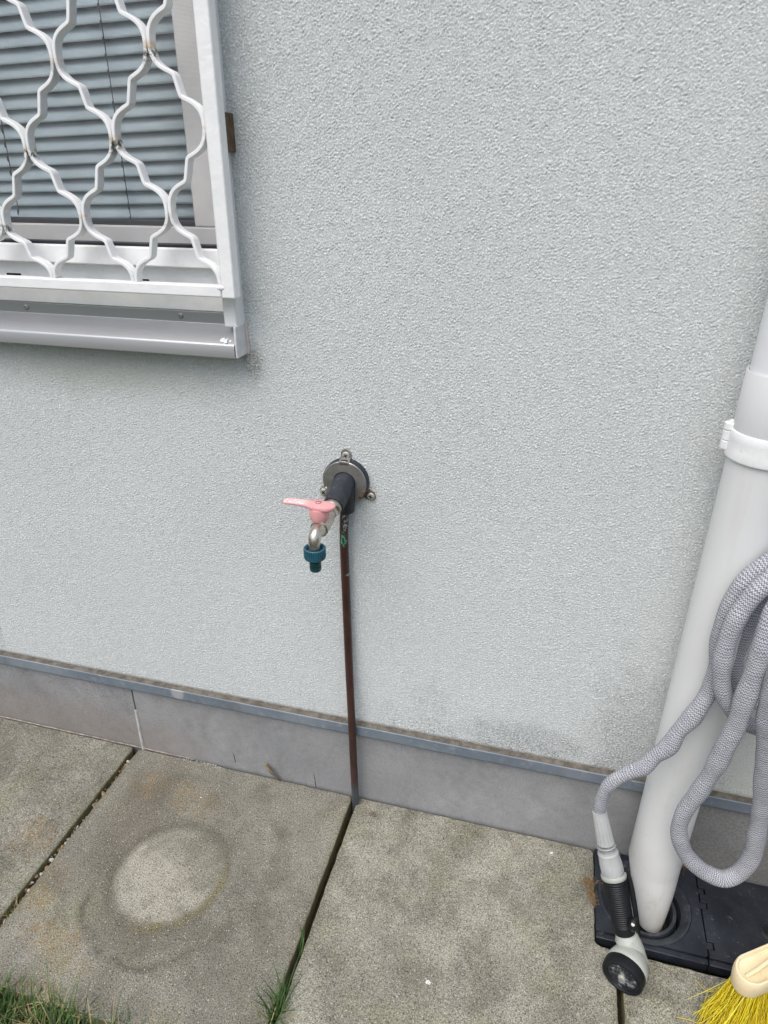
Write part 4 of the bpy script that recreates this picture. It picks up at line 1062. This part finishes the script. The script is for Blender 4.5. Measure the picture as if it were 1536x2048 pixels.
for dz, s1 in lv:
    ring = []
    for (a, b) in base:
        ca = a if 0 <= a <= BL else (a if a < 0 else a)
        aa = (min(max(a, 0), BL)) + (a-min(max(a, 0), BL))*s1; bb = b*s1
        crown = .020*(1-((aa-BL/2)/(BL/2+hw))**2)  # block rises to the middle
        p = C0 + bd*aa + bn*bb; ring.append(bm.verts.new((p.x, p.y, BZ+dz+crown)))
    rings.append(ring)
m_ = len(base)
for i in range(len(rings)-1):
    for k in range(m_): bm.faces.new((rings[i][k], rings[i][(k+1) % m_], rings[i+1][(k+1) % m_], rings[i+1][k]))
bm.faces.new(rings[0][::-1])
# recess floor as strips between mirrored points
top = rings[-1]; h2 = (m_)//2
for k in range(h2-1):
    q = [top[k], top[k+1], top[m_-2-k], top[m_-1-k]]
    if len(set(q)) == 4:
        try: bm.faces.new(q)
        except Exception: pass
bmesh.ops.holes_fill(bm, edges=[e for e in bm.edges if len(e.link_faces) == 1], sides=0)
obj('broom_head', bm, 'cream', bmn, bevel=.0012, angle=50)
bm = bmesh.new()
for k in range(1): 
    a = C0+bd*.0; pts = [C0+bd*(-.012)-bn*.002+Vector((0, 0, -.0045)), C0+bd*.01-bn*.001+Vector((0, 0, -.0005)), C0+bd*.05+bn*.003+Vector((0, 0, .0065)), C0+bd*.10+bn*.003+Vector((0, 0, .0105)), C0+bd*.13+bn*.002+Vector((0, 0, .012))]
    tube(bm, catmull(pts, n=5), .0028, 12)
obj('head_rib', bm, 'cream', bmn)
bm = bmesh.new(); hb = C0+bd*(BL/2); tube(bm, [hb+Vector((0, 0, .012)), hb+Vector((.006, .02, .06))], [.020, .0165], 24); obj('handle_socket', bm, 'cream', bmn)
hd = Vector((.10, .245, 1.2)).normalized()
bm = bmesh.new(); tube(bm, [hb+Vector((.003, .012, .03)), hb+Vector((.003, .012, .03))+hd*1.08], .0115, 20); obj('broom_handle', bm, 'pvc', bmn)
bm = bmesh.new(); rnd = random.Random(3)
for i in range(4200):
    u_ = rnd.random()*(BL+.028)-.014; v_ = (rnd.random()*2-1)*.92
    if u_ < 0 and (u_/.02)**2+v_*v_ > 1: continue
    crown = .020*(1-((u_-BL/2)/(BL/2+hw))**2)
    s0 = C0 + bd*u_ + bn*(v_*hw*.93); s0.z = BZ-.031+crown
    lean = bd*((-.028 if u_ < .03 else -.014)*max(0, 1-u_/.10) - .012 + rnd.gauss(0, .006)) + bn*(v_*.016+rnd.gauss(0, .005)-.012)
    if rnd.random() < .03: lean *= 2.2
    end = s0+lean; end.z = rnd.uniform(.0005, .006)
    if rnd.random() < .12: end.z += rnd.random()*.02
    mid1 = s0.lerp(end, .35)-lean*.12+Vector((rnd.gauss(0, .0022), rnd.gauss(0, .0022), 0)); mid2 = s0.lerp(end, .7)-lean*.06+Vector((rnd.gauss(0, .0036), rnd.gauss(0, .0036), 0))
    w = rnd.uniform(.00032, .0006); aa = rnd.random()*PI; mi = rnd.choice((0, 0, 0, 1, 1, 2, 2, 3)); prev = None
    for p, ww in ((s0, w), (mid1, w), (mid2, w), (end, w*.6)):
        r = [bm.verts.new(p+Vector((math.cos(aa+q*2.094), math.sin(aa+q*2.094), 0))*ww) for q in range(3)]
        if prev:
            for q in range(3): bm.faces.new((prev[q], prev[(q+1) % 3], r[(q+1) % 3], r[q])).material_index = mi
        prev = r
# a few strays splayed on the slab
for (pts) in (((1466, 1984), (1440, 1983), (1414, 1982), (1402, 1972), (1392, 1960)), ((1452, 1996), (1436, 2010), (1412, 2022), (1386, 2024)), ((1430, 2026), (1400, 2046), (1380, 2040), (1352, 2034)), ((1450, 2010), (1420, 2036), (1405, 2060))):
    q = catmull([G(px, py, .03 if i == 0 else .012 if i == 1 else .003) for i, (px, py) in enumerate(pts)], n=5)
    tube(bm, q, .0005, 5)
o_ = obj('bristles', bm, ['br0', 'br1', 'br2', 'br3'], bmn); o_['kind'] = 'stuff'

# ================================================================== SMALL THINGS
def blade(bm, p, h, lean, az, w=.0011, mi=0, droop=.5, seg=6):
    d = Vector((math.cos(az), math.sin(az), 0)); sd_ = Vector((-d.y, d.x, 0)); prev = None
    for i in range(seg+1):
        t = i/seg; q = p + Vector((0, 0, 1))*h*(t - droop*.35*t*t*lean) + d*h*lean*(t**1.7)
        ww = w*(1-t**2.2)+.00008
        r = [bm.verts.new(q-sd_*ww), bm.verts.new(q-d*ww*.35-Vector((0, 0, ww*.2))), bm.verts.new(q+sd_*ww)]
        if prev:
            for k in range(2): bm.faces.new((prev[k], prev[k+1], r[k+1], r[k])).material_index = mi
        prev = r
rg = random.Random(11)
bm = bmesh.new()
for i in range(12000):
    x = rg.uniform(-1.0, .35); y = -.494 - abs(rg.gauss(0, .05)) 
    if rg.random() < .3: y = -.494-rg.random()*.35
    dens = mnoise.noise(Vector((x*14, y*10, 2)))
    if dens < -.12 and rg.random() < .85: continue
    h = rg.uniform(.010, .032)*(1+max(0, dens)) * (1.9 if rg.random() < .08 else 1)
    az = rg.random()*2*PI if rg.random() < .7 else PI/2+rg.gauss(0, .6)
    blade(bm, Vector((x, y, -.040)), h+.026, rg.uniform(.1, .9), az, rg.uniform(.0006, .0013), rg.choices((0, 1, 2), (5, 4, 3.2))[0], rg.uniform(.2, .9))
for i in range(150):    # taller stems leaning over the slab edge
    x = rg.uniform(-1.0, -.02); blade(bm, Vector((x, -.488-rg.random()*.03, -.030)), rg.uniform(.045, .095), rg.uniform(.15, .8), PI/2+rg.gauss(0, .8), rg.uniform(.0007, .0013), rg.choices((0, 1, 2), (5, 3, 2))[0], rg.uniform(.2, 1.))
for i in range(2200):   # dead thatch lying flat
    x = rg.uniform(-1.0, .35); y = -.492-rg.random()*.12
    blade(bm, Vector((x, y, -.036+rg.random()*.012)), .012+rg.random()*.01, rg.uniform(1.5, 4), rg.random()*2*PI, rg.uniform(.0005, .001), 2, 1.0)
for i in range(700):
    x = rg.uniform(-1.0, -.05)
    if mnoise.noise(Vector((x*22, 4, 1))) < -.05: continue
    blade(bm, Vector((x, -.486+abs(rg.gauss(0, .008))-.006, -.004+rg.random()*.004)), .007+rg.random()*.006, rg.uniform(1.6, 4.5), rg.random()*2*PI, rg.uniform(.0005, .001), rg.choice((2, 2, 1, 0)), 1.0)
tag(obj('grass', bm, ['g1', 'g2', 'g3'], smooth=True), 'green grass with straw growing along the slab edge at bottom left', 'grass', kind='stuff')
def tuft(name, c, n, h, label, spread=.012, up_az=None, group=None, seed=1, straw=.15, line=None):
    r_ = random.Random(seed); bm = bmesh.new()
    for i in range(n):
        p = Vector((c[0]+r_.gauss(0, spread*.3), c[1]+r_.gauss(0, spread), -.026))
        if line: p = Vector((c[0]+r_.gauss(0, .002), c[1]+r_.uniform(-line, line), -.026))
        mi = 2 if r_.random() < straw else r_.choice((0, 0, 1))
        az = r_.random()*2*PI if up_az is None else up_az+r_.gauss(0, 1.0)
        blade(bm, p, h*r_.uniform(.35, 1.0), r_.uniform(.1, .75), az, r_.uniform(.0006, .0013), mi, r_.uniform(.2, 1.))
    o = obj(name, bm, ['g1', 'g2', 'g3']); o.location = (0, 0, 0)
    return tag(o, label, 'grass tuft', group)
q = G(556, 2030); tuft('grass_tuft', (0, q.y), 75, .095, 'tall grass tuft in the joint nearest the bottom edge of the photo', .016, None, 'grass tufts in the paving joints', 3)
q = G(604, 1890); tuft('grass_tuft', (0, q.y), 9, .055, 'few thin grass blades halfway along the joint below the copper pipe', .006, PI*.7, 'grass tufts in the paving joints', 5)
q = G(28, 1812); tuft('grass_tuft', (-.5, q.y), 32, .045, 'small tuft of grass and straw in the left joint at the photo edge', .012, None, 'grass tufts in the paving joints', 8, .55)
q = G(133, 1672); tuft('grass_tuft', (-.5, q.y), 6, .040, 'few thin blades in the left joint beside the round stain', .008, PI*.9, 'grass tufts in the paving joints', 9)
# crumbs and bits in the left joint
bm = bmesh.new(); r_ = random.Random(5)
for i in range(230):
    y = -.03-r_.random()*.42; x = -.5+r_.gauss(0, .0028); s1 = r_.uniform(.0012, .0042); 
    mtx = Matrix.Translation((x, y, -.016+r_.random()*.010)) @ Matrix.Rotation(r_.random()*6, 4, Vector((r_.random(), r_.random(), r_.random()+.1)).normalized()) @ Matrix.Diagonal((s1*r_.uniform(.7, 1.6), s1, s1*.45, 1))
    res = bmesh.ops.create_icosphere(bm, subdivisions=1, radius=1, matrix=mtx); mi = r_.choice((0, 0, 1, 2))
    for v in res['verts']:
        for f in v.link_faces: f.material_index = mi
tag(obj('joint_debris', bm, ['pebble', 'leaf', 'joint'], smooth=False), 'brown crumbs and leaf bits lying in the left paving joint', 'debris', kind='stuff')
bm = bmesh.new()
for i in range(60):
    px = r_.uniform(330, 445); q = G(px, 1498+(px-278)*.217+r_.gauss(1, 2.5)); s1 = r_.uniform(.0006, .0016)
    bmesh.ops.create_icosphere(bm, subdivisions=1, radius=1, matrix=Matrix.Translation((q.x, min(q.y, -.003), s1*.5)) @ Matrix.Diagonal((s1, s1, s1*.6, 1)))
tag(obj('mortar_crumbs', bm, 'joint', smooth=False), 'pale mortar crumbs on the slab at the foot of the plinth', 'debris', kind='stuff')
# dry leaf
bm = bmesh.new(); a = W(532, 1527, -.004); b = G(560, 1556); b.z = .001; b.y = min(b.y, -.004); ax_ = (b-a); sd_ = Vector((.75, -.6, .45)).normalized(); rows = []
for i in range(11):
    t = i/10; wd = .0095*math.sin(PI*min(1, t*.9+.06))**.8*(1+.3*math.sin(t*9)); c_ = a+ax_*t+Vector((0, -.004*math.sin(PI*t), 0))
    rows.append([bm.verts.new(c_+sd_*wd*s1+Vector((0, -.0030*abs(s1)+.001*math.sin(t*14+s1*3), .0015*s1*s1))) for s1 in (-1, -.5, 0, .5, 1)])
for i in range(10):
    for k in range(4): bm.faces.new((rows[i][k], rows[i][k+1], rows[i+1][k+1], rows[i+1][k]))
lf = obj('dry_leaf', bm, 'leaf'); mm = lf.modifiers.new('solid', 'SOLIDIFY'); mm.thickness = .0004
tag(lf, 'curled dry brown leaf leaning against the plinth left of the copper pipe', 'leaf')
# dried moss wisps by the gully
def fibres(name, pts, n, L_, rad, mat, label, cat, seed, zr=.004, ob=.004):
    r_ = random.Random(seed); bm = bmesh.new()
    for i in range(n):
        c_ = r_.choice(pts); p = G(*c_)+Vector((r_.gauss(0, ob), r_.gauss(0, ob), r_.random()*zr+.001)); d = Vector((r_.gauss(0, 1), r_.gauss(0, 1), r_.gauss(0, .25))).normalized(); P_ = [p]
        for k in range(4): d = (d+Vector((r_.gauss(0, .5), r_.gauss(0, .5), r_.gauss(0, .2)))).normalized(); P_.append(P_[-1]+d*L_*r_.uniform(.15, .35))
        for v in P_: v.z = max(v.z, .0008)
        tube(bm, P_, rad, 4, cap=False)
    return tag(obj(name, bm, mat), label, cat)
fibres('moss_clump', [(1172, 1764), (1178, 1768), (1188, 1768), (1198, 1766), (1180, 1776), (1182, 1785), (1184, 1795), (1190, 1803), (1190, 1810)], 260, .009, .00028, 'moss', 'wispy dried brown moss on the slab beside the gully corner', 'moss', 4, .006, .0028)
fibres('dry_needles', [(1452, 1738), (1462, 1733), (1470, 1733), (1446, 1742)], 34, .022, .0004, 'needle', 'rust brown dry needles inside the hanging hose loop', 'plant litter', 6, .008)
fibres('dry_needles', [(1364, 1736), (1370, 1740)], 22, .018, .0004, 'needle', 'rust brown dry needles just right of the downpipe foot', 'plant litter', 7, .008)
